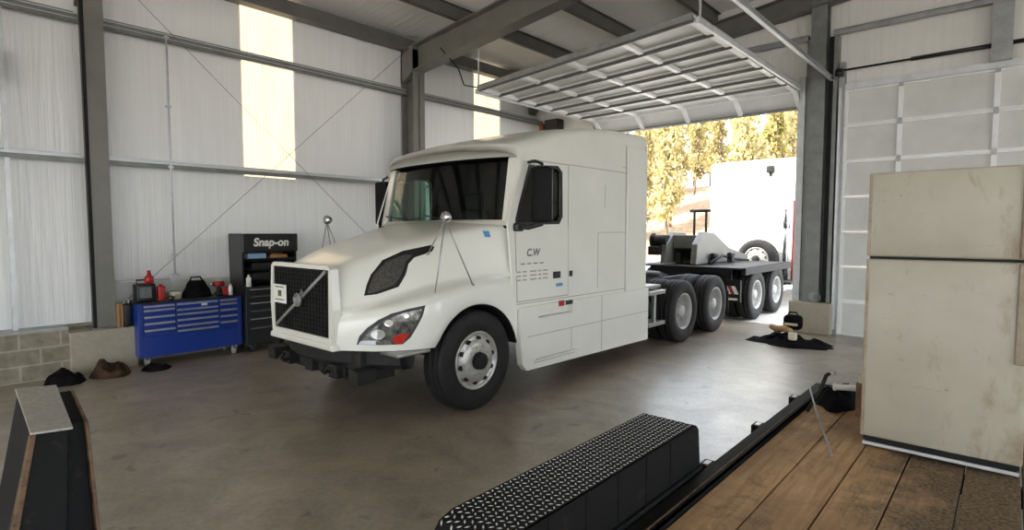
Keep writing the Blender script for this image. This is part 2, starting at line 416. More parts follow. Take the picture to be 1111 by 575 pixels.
# left wall: block base, vinyl liner with daylight panel gaps
PAN = [(3.92, 4.80), (9.08, 9.95)]
mb = MB()
ys = [YB] + [v for p in PAN for v in p] + [YD+.1]
for i in range(0, len(ys), 2): mb.box(XL-.06, XL, ys[i], ys[i+1], .62, 5.75)
for a, b in PAN: mb.box(XL-.06, XL, a, b, .62, 2.72)
mb.box(XL-.05, XL+.012, 2.1, 7.0, .62, 1.12, 1)
struct(mb, 'wall_left', ['vinyl', 'white_dull'], 'long left wall of white wrinkled insulation behind the blue toolbox', 'wall')
for i, (a, b) in enumerate(PAN):
    mb = MB(); n = 16; P = []
    for k in range(n*4+1):
        y = a+(b-a)*k/(n*4); x = XL-.03 + .003*(1 if (k//2) % 2 else -1)
        P.append([(x, y, 2.72), (x, y, 5.75)])
    mb.grid(P, 0, False)
    struct(mb, f'window_{i+1}', 'translucent', ['cream translucent daylight panel in left wall above the toolboxes', 'cream translucent daylight panel beyond the steel column'][i], 'window')
mb = MB(); mb.box(XL-.2, XLI+.12, YB, 1.54, 0, .60); mb.box(XL-.2, XLI-.16, 1.54, YD, 0, .62)
struct(mb, 'trim_1', 'block', 'low concrete block wall at the foot of the left wall', 'wall')
mb = MB(); mb.box(XL-.02, XLI+.1, YB, 1.54, .60, .625); struct(mb, 'trim_2', 'galv', 'thin metal sill on the low block wall', 'trim')
# columns (I sections)
def icol(mb, x0, x1, y0, y1, z0, z1, tf=.02, tw=.015, ax='x'):
    if ax == 'x':                 # flanges face +-x
        mb.box(x0, x0+tf, y0, y1, z0, z1); mb.box(x1-tf, x1, y0, y1, z0, z1); mb.box(x0+tf, x1-tf, (y0+y1)/2-tw, (y0+y1)/2+tw, z0, z1)
    else:
        mb.box(x0, x1, y0, y0+tf, z0, z1); mb.box(x0, x1, y1-tf, y1, z0, z1); mb.box((x0+x1)/2-tw, (x0+x1)/2+tw, y0+tf, y1-tf, z0, z1)
mb = MB(); icol(mb, -9.2, -8.92, 1.84, 2.05, .56, 5.45); mb.box(-9.2, -8.88, 1.78, 2.053, .55, .575); mb.box(-8.918, -8.912, 1.80, 1.84, .57, 5.4, 1)
struct(mb, 'trim_3', ['column', 'black_dull'], 'grey steel column at the left, standing on a concrete pier', 'column')
mb = MB(); mb.box(-9.2, -8.86, 1.54, 2.27, 0, .55, 0, .012); struct(mb, 'trim_4', 'concrete_pier', 'pale concrete pier under the left steel column', 'pier')
mb = MB(); icol(mb, -9.2, -8.82, 7.02, 7.30, .02, 5.35); mb.box(-9.2, -8.7, 7.0, 7.32, 0, .025)
# haunch and tapered rafter at Y=7.16
def rafter(mb, y0, y1, d0, d1, x0=-8.82, x1=0.0, xr=None):
    yc = (y0+y1)/2
    for (a, b, da, db) in ((x0, x1, d0, d1), (x1, -x0, d1, d0)):
        za, zb = roof_z(a)-.27, roof_z(b)-.27
        def sl(ya, yb, ta, tb, ba, bb): mb.hexa([(a, ya, ba), (a, ya, ta), (a, yb, ba), (a, yb, ta), (b, ya, bb), (b, ya, tb), (b, yb, bb), (b, yb, tb)])
        sl(y0, y1, za, zb, za-.02, zb-.02); sl(y0, y1, za-da+.02, zb-db+.02, za-da, zb-db); sl(yc-.012, yc+.012, za-.02, zb-.02, za-da+.02, zb-db+.02)
    mb.hexa([(-9.2, y0, 4.75), (-9.2, y0, roof_z(-9.2)-.27), (-9.2, y1, 4.75), (-9.2, y1, roof_z(-9.2)-.27), (x0, y0, roof_z(x0)-.27-d0), (x0, y0, roof_z(x0)-.27), (x0, y1, roof_z(x0)-.27-d0), (x0, y1, roof_z(x0)-.27)])
rafter(mb, 7.02, 7.30, .50, .42)
mb.tube([(-8.815, 7.16, 1.0), (-8.815, 7.16, 4.9)], .012, 1, 6)
struct(mb, 'trim_5', ['column', 'steel_paint'], 'grey steel frame column and rafter behind the truck cab', 'column')
mb = MB(); rafter(mb, 1.80, 2.03, .5, .42); struct(mb, 'trim_6', 'column', 'steel rafter over the left column', 'beam')
mb = MB(); rafter(mb, 10.95, 11.2, .34, .34); struct(mb, 'trim_7', 'steel_paint', 'dark steel rafter at the end wall above the raised door', 'beam')
# girts on the left wall: Z sections
def girt_y(mb, y0, y1, z):
    if z < 3:
        mb.box(XL+.005, XLI+.02, y0, y1, z-.006, z+.006, 1); mb.box(XLI+.008, XLI+.021, y0, y1, z-.015, z+.012, 1); mb.box(XLI+.008, XLI+.02, y0, y1, z-.075, z-.015); mb.box(XL+.005, XL+.017, y0, y1, z, z+.06, 1); return  # light on the top edge put in as a pale lip and ledge
    mb.box(XL+.005, XLI+.02, y0, y1, z-.008, z+.008); mb.box(XLI+.008, XLI+.02, y0, y1, z-.10, z); mb.box(XL+.005, XL+.017, y0, y1, z, z+.09); mb.box(XLI+.019, XLI+.022, y0, y1, z-.005, z+.009, 1); mb.box(XLI+.019, XLI+.022, y0, y1, z-.06, z-.052, 1); mb.box(XLI-.03, XLI+.02, y0, y1, z-.104, z-.096)  # thin pale strips painted in as highlights along the flange
k = 8
for z, nm in ((2.80, 'lower'), (4.60, 'upper')):
    for y0, y1, wh in ((YB, 1.80, 'left of the left column'), (2.03, 7.02, 'between the two steel columns'), (7.30, YD, 'beyond the second column')):
        mb = MB(); girt_y(mb, y0, y1, z); struct(mb, f'trim_{k}', ['girt', 'galv_light'], f'{nm} steel girt on the left wall {wh}', 'girt'); k += 1
mb = MB(); mb.box(-9.2, -9.0, YB, YD, 5.38, 5.60); mb.box(-9.0, -8.96, YB, YD, 5.36, 5.40); struct(mb, f'trim_{k}', 'steel_paint', 'eave strut along the top of the left wall', 'beam'); k += 1
# roof: sheet + purlins
mb = MB()
for a, b in ((XL-.1, 0), (0, XR+.1)):
    mb.hexa([(a, YB, roof_z(a)), (a, YB, roof_z(a)+.12), (a, YD+.2, roof_z(a)), (a, YD+.2, roof_z(a)+.12), (b, YB, roof_z(b)), (b, YB, roof_z(b)+.12), (b, YD+.2, roof_z(b)), (b, YD+.2, roof_z(b)+.12)])
struct(mb, 'ceiling', 'vinyl_roof', 'sloping roof of white insulation between dark purlins', 'ceiling')
x = -7.62
while x < 8.5:
    mb = MB(); z = roof_z(x); mb.box(x-.008, x+.008, YB, YD+.1, z-.22, z-.01); mb.box(x-.07, x+.008, YB, YD+.1, z-.225, z-.21); mb.box(x, x+.07, YB, YD+.1, z-.012, z)
    struct(mb, f'trim_{k}', 'steel_paint', 'dark purlin running under the white roof', 'purlin', 'roof purlins'); k += 1
    x += 1.52
# end wall with two door openings
D1 = (-7.30, -2.98, 4.18); D2 = (-2.30, 2.10, 4.27)
mb = MB()
def endpanel(x0, x1, z0): mb.hexa([(x0, YD, z0), (x0, YD, roof_z(x0)), (x0, YD+.06, z0), (x0, YD+.06, roof_z(x0)), (x1, YD, z0), (x1, YD, roof_z(x1)), (x1, YD+.06, z0), (x1, YD+.06, roof_z(x1))])
endpanel(XL, D1[0], 0); endpanel(D1[0], D1[1], D1[2]+.02); endpanel(D1[1], D2[0], 0); endpanel(D2[0], 0, D2[2]); endpanel(0, D2[1], D2[2]); endpanel(D2[1], XR, 0)
struct(mb, 'wall_back', 'vinyl_end', 'end wall of white insulation around the two overhead doors', 'wall')
# girt across the end wall and door jambs / posts
mb = MB()
for a, b in ((-9.0, -2.86), (-2.46, -.35), (-.12, 6)):
    mb.box(a, b, YD-.2, YD, 5.29, 5.305); mb.box(a, b, YD-.2, YD-.188, 5.21, 5.30)
struct(mb, f'trim_{k}', 'galv', 'steel girt across the end wall above the doors', 'girt'); k += 1
mb = MB(); icol(mb, -2.79, -2.54, 11.0, 11.24, .57, roof_z(-2.7)-.28, ax='y'); mb.box(-2.52, -2.44, 11.12, YD, .57, 5.2, 1); mb.box(-2.44, -2.38, 11.10, YD, .57, 5.2); mb.box(-2.88, -2.80, 11.16, YD, .57, 5.2); struct(mb, f'trim_{k}', ['girt', 'black_dull'], 'steel post between the open and the closed door', 'column'); k += 1  # dark recess beside the post put in as a dull black box
mb = MB(); mb.box(-3.00, -2.89, YD-.16, YD+.05, 0, 4.6); mb.box(-3.04, -3.0, YD-.05, YD-.02, 0, 4.3, 1); struct(mb, f'trim_{k}', ['galv_light', 'galv_light'], 'jamb of the open door on its right side', 'jamb'); k += 1
mb = MB(); mb.box(-7.42, -7.30, YD-.14, YD+.05, 0, 4.6); struct(mb, f'trim_{k}', 'galv', 'jamb of the open door behind the truck', 'jamb'); k += 1
mb = MB(); mb.box(-2.37, -2.28, YD-.12, YD+.05, 0, 4.75); mb.box(-2.35, -2.31, YD-.2, YD-.12, .1, 4.3, 1); struct(mb, f'trim_{k}', ['galv', 'galv_light'], 'jamb of the closed door beside the steel post', 'jamb'); k += 1
mb = MB(); mb.box(-.36, -.12, YD-.22, YD-.02, 4.36, 6.2); struct(mb, f'trim_{k}', 'galv', 'steel post above the closed door', 'column'); k += 1
mb = MB(); mb.box(-2.30, 2.2, YD-.10, YD+.02, 4.27, 4.37); struct(mb, f'trim_{k}', 'galv_light', 'header over the closed door', 'header'); k += 1
mb = MB(); mb.box(-3.02, -2.34, 10.98, 11.28, 0, .57, 0, .012); struct(mb, f'trim_{k}', 'concrete_pier', 'concrete pier under the post between the doors', 'pier'); k += 1
# closed door : 7 sections with ribs
d2 = thing('door_2', 'closed white sectional overhead door behind the fridge', 'door', (-.1, YD-.05, 0), None, 'structure')
for i in range(7):
    mb = MB(); z0 = i*.61; mb.box(-2.28, 2.08, YD-.03, YD+.0, z0+.004, z0+.606)
    mb.box(-2.28, 2.08, YD-.075, YD-.03, z0+.575, z0+.606, 1); mb.box(-2.28, 2.08, YD-.075, YD-.03, z0+.004, z0+.03, 1)
    for xx in (-2.26, -1.47, -.27, .93, 2.04): mb.box(xx-.035, xx+.035, YD-.08, YD-.03, z0+.03, z0+.575, 1)
    mb.build('door_section', ['door_white', 'rib'], d2)
for i in range(7):
    mb = MB()
    for xx in (-1.47, -.27): mb.box(xx-.03, xx+.03, YD-.095, YD-.078, i*.61+.55, i*.61+.65 if i < 6 else i*.61+.60)
    mb.build('hinge', 'galv', d2)
mb = MB(); mb.cyl((-2.4, YD-.16, 4.60), (2.3, YD-.16, 4.60), .016, 0); mb.cyl((-1.35, YD-.16, 4.60), (-.3, YD-.16, 4.60), .032, 1); mb.cyl((-.15, YD-.16, 4.60), (1.2, YD-.16, 4.60), .032, 1); mb.cyl((-2.36, YD-.17, 4.5), (-2.36, YD-.17, 4.62), .07, 1)
tag(mb.build('torsion_spring', ['black_dull', 'black_plastic']), 'black torsion spring shaft above the closed door', 'spring', kind='thing')
def track(x, y0, y1, z, name, label):
    mb = MB(); mb.box(x-.03, x+.03, y0, y1, z-.035, z-.028); mb.box(x-.03, x-.023, y0, y1, z-.035, z+.035); mb.box(x-.03, x+.03, y0, y1, z+.028, z+.035)
    tag(mb.build(name, 'galv_light'), label, 'track', None)
track(-2.46, 6.4, YD-.2, 4.47, 'door_track', 'pale track running inward from the closed door, hanging above the floor')
# raised door : flat sections under the roof, the last one tipping down to the opening
d1 = thing('door_1', 'raised sectional overhead door hanging flat above the truck trailer frame', 'door', (-5.1, 9, 4.4), None, 'structure')
ZD = 4.42
SYR, SYL, EY = 6.62, 7.30, 10.98          # the curtain hangs a little askew on its tracks
def dpt(x, q, dz=0, drop=0):
    t = (x+7.30)/4.32; ys_ = SYL+(SYR-SYL)*t
    return Vector((x, ys_+(EY-ys_)*q, ZD-.05*q+dz))
def dbox(mb, x0, x1, q0, q1, z0, z1, mi):
    P = []
    for x in (x0, x1):
        for q in (q0, q1):
            for z in (z0, z1): P.append(dpt(x, q, z))
    mb.hexa(P, mi)
def dsec(q0, q1):
    mb = MB(); a, b = -7.30, -2.98; L = q1-q0; e = .0085
    dbox(mb, a, b, q0, q1, 0, .03, 0)
    dbox(mb, a, b, q0+.001, q0+e, -.05, 0, 1); dbox(mb, a, b, q1-e, q1-.004, -.03, 0, 1); dbox(mb, a, b, q0-.002, q0+.001, -.075, .0, 2)  # shaded side of each rib joint put in as a dark grey strip
    for i in range(5):
        xx = a+.04+(b-a-.08)*i/4; dbox(mb, xx-.04, xx+.04, q0+e, q1-e, -.055, 0, 1)
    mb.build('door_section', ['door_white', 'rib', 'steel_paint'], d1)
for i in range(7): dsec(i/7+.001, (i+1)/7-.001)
mb = MB(); a, b = -7.30, -2.98; p0, p1 = (EY+.01, ZD-.06), (EY+.36, ZD-.33)
def tip(x0, x1, q0, q1, h0, h1, mi):
    d = Vector((0, p1[0]-p0[0], p1[1]-p0[1])); n = Vector((0, d.z, -d.y)).normalized(); n = n if n.z < 0 else -n
    P = []
    for x in (x0, x1):
        for q in (q0, q1):
            for h in (h0, h1): P.append(Vector((x, p0[0], p0[1]))+d*q+n*h)
    mb.hexa(P, mi)
tip(a, b, 0, 1, -.03, 0, 0); tip(a, b, .9, .99, 0, .05, 2); tip(a, b, .01, .07, 0, .04, 1)
for i in range(5): tip(a+.04+(b-a-.08)*i/4-.04, a+.04+(b-a-.08)*i/4+.04, .07, .9, 0, .05, 1)
mb.build('door_section', ['door_white', 'rib', 'galv'], d1)
for xx, SY in ((-7.36, SYL), (-2.92, SYR)):
    mb = MB(); mb.box(xx-.02, xx+.02, SY-.02, 10.9, ZD-.10, ZD-.03); mb.box(xx-.03, xx+.03, SY-.02, 10.9, ZD-.03, ZD-.024)
    mb.tube([(xx, SY+.05, ZD-.03), (xx, SY+.05, roof_z(xx)-.05)], .015, 0, 6); mb.build('track', 'galv_light', d1)
mb = MB(); dbox(mb, -7.30, -2.98, -.012, 0, -.05, .03, 0); mb.build('top_rail', 'galv', d1)
# right and rear: open bays with posts only
for i, yy in enumerate((-11.8, -7, -2, 3, 7.1, 11.1)):
    mb = MB(); icol(mb, XR-.35, XR-.02, yy-.12, yy+.12, 0, 5.5); struct(mb, f'trim_{k}', 'column', 'steel column on the open right side of the shop', 'column', 'right side columns'); k += 1
mb = MB(); mb.box(XR-.06, XR, YB, YD, 3.7, 5.72); struct(mb, 'wall_right', 'vinyl', 'unseen upper band of the right wall over open bays, brought low to hold back sky light', 'wall')  # out-of-view band, lowered so less sky light comes in
mb = MB(); mb.hexa([(XL, YB, 3.7), (XL, YB, roof_z(XL)), (XL, YB+.06, 3.7), (XL, YB+.06, roof_z(XL)), (0, YB, 3.7), (0, YB, roof_z(0)), (0, YB+.06, 3.7), (0, YB+.06, roof_z(0))]); mb.hexa([(0, YB, 3.7), (0, YB, roof_z(0)), (0, YB+.06, 3.7), (0, YB+.06, roof_z(0)), (XR, YB, 3.7), (XR, YB, roof_z(XR)), (XR, YB+.06, 3.7), (XR, YB+.06, roof_z(XR))])
struct(mb, 'wall_front', 'vinyl_end', 'unseen wall band behind the trailer, added over open bays to hold back sky light', 'wall')  # out-of-view band, added to dim the daylight from the rear
# small fittings on left wall
mb = MB(); mb.cyl((-9.0, 2.80, 1.20), (-9.0, 2.80, 4.62), .014, 0, 8)
for z in (1.5, 2.75, 3.6, 4.55): mb.box(-9.04, -8.98, 2.77, 2.83, z-.015, z+.015)
mb.box(-9.06, -8.97, 2.74, 2.86, 1.10, 1.22, 0, .006); mb.cyl((-9.0, 2.80, 1.16), (-9.0, 2.05, 1.16), .012, 0, 8)
tag(mb.build('electrical_conduit', 'galv_light'), 'thin vertical conduit with outlet box on the left wall above the blue toolbox', 'conduit')
mb = MB(); mb.box(-9.12, -9.04, 1.03, 1.075, .63, 5.4); struct(mb, f'trim_{k}', 'galv_light', 'pale vertical strip at the far left edge of the left wall', 'trim'); k += 1
mb = MB(); mb.box(-9.25, -8.95, .80, 1.01, 3.62, 3.98, 0, .01); mb.cyl((-8.95, .9, 3.7), (-8.93, .9, 3.7), .03, 0); tag(mb.build('junction_box', 'steel_paint'), 'small grey box on the wall at the far left edge', 'box')
def rod(a, b, name, label):
    mb = MB(); mb.cyl(a, b, .004, 0, 6); o = tag(mb.build(name, 'girt'), label, 'cable')
rod((-9.03, 2.05, .75), (-9.03, 7.0, 5.35), 'brace_cable', 'thin brace cable rising from left column foot to the second column top')
rod((-8.985, 2.05, 5.35), (-8.985, 7.0, .9), 'brace_cable', 'thin brace cable falling from left column top towards the truck')
mb = MB(); mb.tube([(-8.0, 7.0, 5.2), (-7.95, 7.4, 4.9), (-7.9, 7.5, 4.6), (-7.6, 7.6, 4.52), (-7.40, 7.75, 4.46)], .012, 0, 6); tag(mb.build('wire', 'black_dull'), 'dark wire drooping from the rafter to the raised door', 'wire')
mb = MB(); mb.box(-8.75, -8.35, YD-.3, YD-.02, 4.30, 4.56, 0, .02); mb.cyl((-8.9, YD-.2, 4.28), (-8.9, YD-.2, 4.5), .07, 1); mb.box(-9.0, -8.7, YD-.25, YD-.1, 4.25, 4.30, 0)
o = mb.build('door_opener', ['black_plastic', 'orange_brown'], d1)

# ================================================================== THE SEMI TRUCK
XC = -5.22
truck = thing('semi_truck', 'white long-nosed semi truck with sleeper cab parked in the shop', 'truck', (XC, 5.5, 0))
zt_t = smooth_tab([(2.76, 1.46), (2.85, 1.525), (3.1, 1.62), (3.5, 1.745), (4.0, 1.86), (4.35, 1.94), (4.6, 1.985)], 3)
wt_t = smooth_tab([(2.76, .47), (2.85, .53), (3.1, .62), (3.5, .73), (4.0, .86), (4.35, .98), (4.6, 1.13)], 3)
ws_t = smooth_tab([(2.76, .54), (2.85, .60), (3.1, .72), (3.5, .86), (4.0, .98), (4.35, 1.07), (4.6, 1.18)], 3)
wf_t = smooth_tab([(2.76, .58), (2.84, .68), (2.95, .86), (3.1, 1.0), (3.3, 1.12), (3.5, 1.165), (4.6, 1.175)], 3)
zs_t = smooth_tab([(2.76, 1.06), (2.95, 1.10), (3.2, 1.17), (3.5, 1.25), (3.95, 1.32), (4.25, 1.345), (4.66, 1.335)], 3)
AYC, AZC, AR = 4.03, .50, .60
def hood_bottom(y):
    d = y-AYC
    if abs(d) < AR: return max(.74 if y < AYC else .62, AZC+math.sqrt(AR*AR-d*d))
    return .74 if y < AYC else .62
def hood_sec(y):
    zt, wt, ws, wf, zs = (interp(t, y) for t in (zt_t, wt_t, ws_t, wf_t, zs_t)); zb = hood_bottom(y)
    pts = [(0, zt), (.35*wt, zt-.003), (.7*wt, zt-.014), (.88*wt, zt-.035), (.97*wt, zt-.07), (wt+.015, zt-.13)]
    e = (wt+.015, zt-.13); g = (ws, zs+.09)
    for q in (.3, .6, .85): pts.append((e[0]+(g[0]-e[0])*q, e[1]+(g[1]-e[1])*q))
    pts += [(ws+.008, zs+.06), (ws+.03, zs+.03), ((ws+wf)/2+.01, zs+.012), (wf-.05, zs-.002), (wf-.015, zs-.03), (wf, zs-.08)]
    for q in (.25, .5, .75, 1): pts.append((wf+.006*math.sin(q*PI), zs-.08+(zb-zs+.08)*q))
    return pts
hy = [2.76, 2.79, 2.83] + [2.88+.045*i for i in range(40)]; hy = [y for y in hy if y < 4.62]+[4.62]
mb = MB(); P = []
for y in hy:
    h = hood_sec(y); row = [(XC-s, y, z) for s, z in h[::-1]] + [(XC+s, y, z) for s, z in h[1:]]; P.append(row)
V = mb.grid(P, 0, True)
fc = mb.bm.faces.new([v for v in V[0]]); fc.material_index = 0
bmesh.ops.recalc_face_normals(mb.bm, faces=mb.bm.faces)
# wheel-arch lip and inner return
for sg in (1, -1):
    seg = []
    for y in [v for v in hy if v > 3.36]:
        w = interp(wf_t, y); zb = hood_bottom(y); seg.append([(XC+sg*w, y, zb), (XC+sg*(w-.02), y, zb-.012), (XC+sg*(w-.18), y, zb-.01), (XC+sg*(w-.45), y, zb+.02)])
    mb.grid(seg, 1, True)
hood_bm = mb.bm.copy(); hood_bvh = BVHTree.FromBMesh(hood_bm)
hood = mb.build('hood', ['truck_white', 'black_dull'], truck)
def proj_side(sg):
    def p(y, z):
        o = Vector((XC+sg*3, y, z)); loc, n, i, d = hood_bvh.ray_cast(o, Vector((-sg, 0, 0)))
        if loc is None:
            loc, n, i, d = hood_bvh.find_nearest(Vector((XC+sg*1.0, y, z)))
        if n.dot(Vector((sg, 0, 0))) < 0: n = -n
        return loc, n
    return p
HL = [(2.875, .80), (2.89, .88), (2.935, .96), (3.00, 1.03), (3.09, 1.085), (3.22, 1.125), (3.37, 1.15), (3.335, 1.05), (3.28, .95), (3.23, .86), (3.17, .80)]
HLb = [(2.90, .815), (2.92, .885), (2.96, .95), (3.02, 1.01), (3.10, 1.06), (3.22, 1.10), (3.33, 1.12), (3.30, 1.03), (3.25, .94), (3.20, .87), (3.15, .815)]
VT = [(3.01, 1.235), (3.05, 1.34), (3.10, 1.43), (3.23, 1.56), (3.44, 1.645), (3.73, 1.70), (3.76, 1.68), (3.72, 1.635), (3.53, 1.58), (3.46, 1.52), (3.41, 1.42), (3.32, 1.305), (3.12, 1.245)]
VTi = [(3.04, 1.255), (3.08, 1.35), (3.13, 1.43), (3.26, 1.545), (3.45, 1.61), (3.52, 1.605), (3.44, 1.54), (3.37, 1.42), (3.29, 1.325), (3.12, 1.265)]
def circ(c, r, n=14): return [(c[0]+r*math.cos(2*PI*i/n), c[1]+r*math.sin(2*PI*i/n)) for i in range(n)]
for sg in (1, -1):
    pj = proj_side(sg)
    mb = MB(); conform(mb, HL, pj, 0, .004, .05, .03); conform(mb, HLb, pj, 1, .010, .05, .02)
    hl = mb.build('headlight', ['black_plastic', 'lens'], truck)
    for cc, rr in (((3.00, .90), .045), ((3.07, 1.0), .03), ((3.2, 1.06), .02)):
        mb = MB(); conform(mb, circ(cc, rr), pj, 0, .016, .04, .02); mb.build('reflector', 'lens_bright', hl)
    mb = MB(); conform(mb, [(3.11, .81), (3.09, .87), (3.15, .90), (3.22, .90), (3.17, .81)], pj, 0, .018, .05, .02); mb.build('turn_signal', 'red_lens', hl)
    mb = MB(); conform(mb, [(2.885, .805), (2.90, .84), (3.0, .845), (3.08, .84), (3.09, .805)], pj, 0, .016, .05, .02); mb.build('bezel', 'chrome', hl)
    mb = MB(); conform(mb, VT, pj, 0, .004, .06, .03); conform(mb, VTi, pj, 1, .008, .06, .02); mb.build('side_vent', ['black_dull', 'vent_mesh'], truck)
# grille with surround, bar and emblem
gy = 2.715
def gq(s, z): return (XC+s, z)
mb = MB(); out = [gq(-.585, .80), gq(.585, .80), gq(.615, 1.12), gq(.585, 1.49), gq(.53, 1.525), gq(-.53, 1.525), gq(-.585, 1.49), gq(-.615, 1.12)]
inn = [gq(-.53, .85), gq(.53, .85), gq(.545, 1.485), gq(-.545, 1.485)]
mb.prism(out, 'y', gy, gy+.08, 0, 0, [inn]); mb.prism([gq(-.62, .735), gq(.62, .735), gq(.60, .80), gq(-.60, .80)], 'y', gy-.02, gy+.10, 0, .02)
gs = mb.build('grille_surround', 'truck_white', truck)
mb = MB(); mb.prism(inn, 'y', gy+.02, gy+.035, 0)
for i in range(15): z = .88+i*.042; mb.box(XC-.535, XC+.535, gy+.010, gy+.022, z-.004, z+.004, 1)
for i in range(19): s_ = -.53+i*.0588; mb.box(XC+s_-.003, XC+s_+.003, gy+.008, gy+.02, .86, 1.48, 1)
mb.build('grille', ['black_dull', 'black_dull'], truck)
mb = MB()
d = Vector((1, 0, .62/1.0)).normalized(); a = Vector((XC-.50, gy-.008, .87)); b = Vector((XC+.50, gy-.008, 1.47)); n = Vector((-(b-a).normalized().z, 0, (b-a).normalized().x))*.016
mb.hexa([a-n, a+n, a-n+Vector((0, .02, 0)), a+n+Vector((0, .02, 0)), b-n, b+n, b-n+Vector((0, .02, 0)), b+n+Vector((0, .02, 0))]); mb.build('grille_bar', 'aluminium', truck)
mb = MB(); mb.torus((XC, gy-.02, 1.17), .058, .012, 'y', 0, 28, 8); mb.box(XC-.075, XC+.075, gy-.028, gy-.012, 1.15, 1.19, 0); mb.cyl((XC, gy-.02, 1.17), (XC, gy, 1.17), .05, 0)
q = Matrix.Translation((XC+.072, gy-.02, 1.242)) @ Matrix.Rotation(R(-45), 4, 'Y'); mb.box(-.02, .035, -.006, .006, -.006, .006, 0, 0, q); mb.box(.02, .035, -.006, .006, -.022, .022, 0, 0, q)
mb.build('emblem', 'aluminium', truck)
mb = MB(); mb.box(XC-.50, XC-.235, gy-.02, gy-.012, 1.11, 1.30, 0, .003); mb.box(XC-.40, XC-.33, gy-.023, gy-.019, 1.18, 1.24, 1)
for i in range(2): mb.box(XC-.46, XC-.28, gy-.023, gy-.019, 1.27-i*.13, 1.28-i*.13, 1)
o = mb.build('front_plate', ['sticker', M['leaf_green']], truck); o['label'] = 'white plate with a small green mark on the grille'
# bumper bar and underside
mb = MB(); P = []
for i in range(17):
    s_ = -1.02+i*.1275; y = 2.80+.40*(abs(s_)/1.05)**2.2; P.append([(XC+s_, y, .76), (XC+s_, y-.02, .72), (XC+s_, y-.02, .60), (XC+s_, y+.03, .55), (XC+s_, y+.14, .55), (XC+s_, y+.16, .76)])
mb.grid(P, 0, False)
for s_ in (-.8, -.45, 0, .45, .8): mb.box(XC+s_-.07, XC+s_+.07, 2.79, 3.0, .45, .58, 0, .01)
mb.box(XC-.60, XC+.75, 2.90, 3.3, .42, .80, 0, .02); mb.box(XC-.3, XC+.55, 2.86, 2.92, .46, .56, 0, .01)
mb.build('bumper_bar', 'chassis', truck)
for sg in (1, -1):
    mb = MB(); mb.box(XC+sg*.86, XC+sg*1.14, 3.04, 3.42, .70, .735, 0, .008, None, 3); mb.build('bumper_end', 'aluminium', truck)
    mb = MB(); mb.tube([(XC+sg*.40, 2.86, .52), (XC+sg*.40, 2.74, .50), (XC+sg*.40, 2.70, .54), (XC+sg*.40, 2.75, .58)], .018, 0, 8); mb.build('tow_hook', 'chassis', truck)
# cab shell -------------------------------------------------------
zr_t = smooth_tab([(4.55, 2.77), (4.8, 2.865), (5.1, 2.965), (5.5, 3.07), (6.0, 3.15), (6.6, 3.20), (7.46, 3.225)], 3)
def er(y): return .17 if y < 5 else max(.09, .17-(y-5)*.05)
def edge_z(y): return interp(zr_t, y)-er(y)
def cab_side(sg, w, y0, y1, mb):
    top = [(y, edge_z(y)) for y in [y1-(y1-4.74)*i/14 for i in range(15)]]
    poly = [(4.56, .98), (y1, .98)] + top + [(4.72, 2.66), (4.46, 1.95), (4.50, 1.6)]
    win = [(4.60, 1.93), (4.60, 1.97), (4.82, 2.55), (5.32, 2.58), (5.39, 2.53), (5.40, 2.02), (5.35, 1.95)]
    mb.prism(poly, 'x', XC+sg*(w-.03), XC+sg*w, 0, 0, [win], 1)
mb = MB()
for sg in (1, -1): cab_side(sg, 1.19, 4.5, 7.46, mb)
# roof loft
P = []
yk = [4.56, 4.60, 4.66, 4.74]+[4.85+.13*i for i in range(20)]+[7.40, 7.46]
for i, y in enumerate(yk):
    zt = interp(zr_t, y)
    if i == 0: zt -= .06
    e = er(y)/.17; half = [(1.19, zt-.17*e), (1.185, zt-.11*e), (1.19-.025*e, zt-.065*e), (1.19-.07*e, zt-.028*e), (1.19-.14*e, zt-.008*e), (.85, zt+.012), (.55, zt+.026), (.25, zt+.034), (0, zt+.036)]
    if y > 7.43: half = [(s_, z-.012) for s_, z in half]
    fade = max(0, 1-(y-4.56)/.7)
    row = []
    for sgn, hh in ((-1, half), (1, half[::-1][1:])):
        for s_, z in hh: row.append((XC+sgn*s_, y - .15*fade*(1-(s_/1.19)**2) + (.10*fade*(s_/1.19)**6), z))
    P.append(row)
mb.grid(P, 0, True)
# visor underside / windshield header
top_f = P[0]
hdr = [[p for p in top_f], [(p[0], p[1]+.03, 2.655) for p in top_f]]
mb.grid(hdr, 0, True)
mb.grid([[(p[0], p[1]+.03, 2.655) for p in top_f], [(p[0], p[1]+.30, 2.655) for p in top_f]], 1, False)
mb.box(XC-1.19, XC+1.19, 7.42, 7.46, .98, 3.04, 0); mb.box(XC-1.188, XC+1.188, 4.545, 4.60, .98, 1.935, 0)
mb.box(XC-1.16, XC+1.16, 4.55, 7.42, .98, 1.02, 1)
# A pillars
for sg in (1, -1):
    a0, a1, b0, b1 = 1.055, 1.192, 1.02, 1.185
    mb.hexa([(XC+sg*a0, 4.50, 1.93), (XC+sg*b0, 4.655, 2.68), (XC+sg*a0, 4.56, 1.93), (XC+sg*b0, 4.74, 2.68), (XC+sg*a1, 4.52, 1.93), (XC+sg*b1, 4.70, 2.68), (XC+sg*a1, 4.60, 1.93), (XC+sg*b1, 4.80, 2.68)], 0, .012)
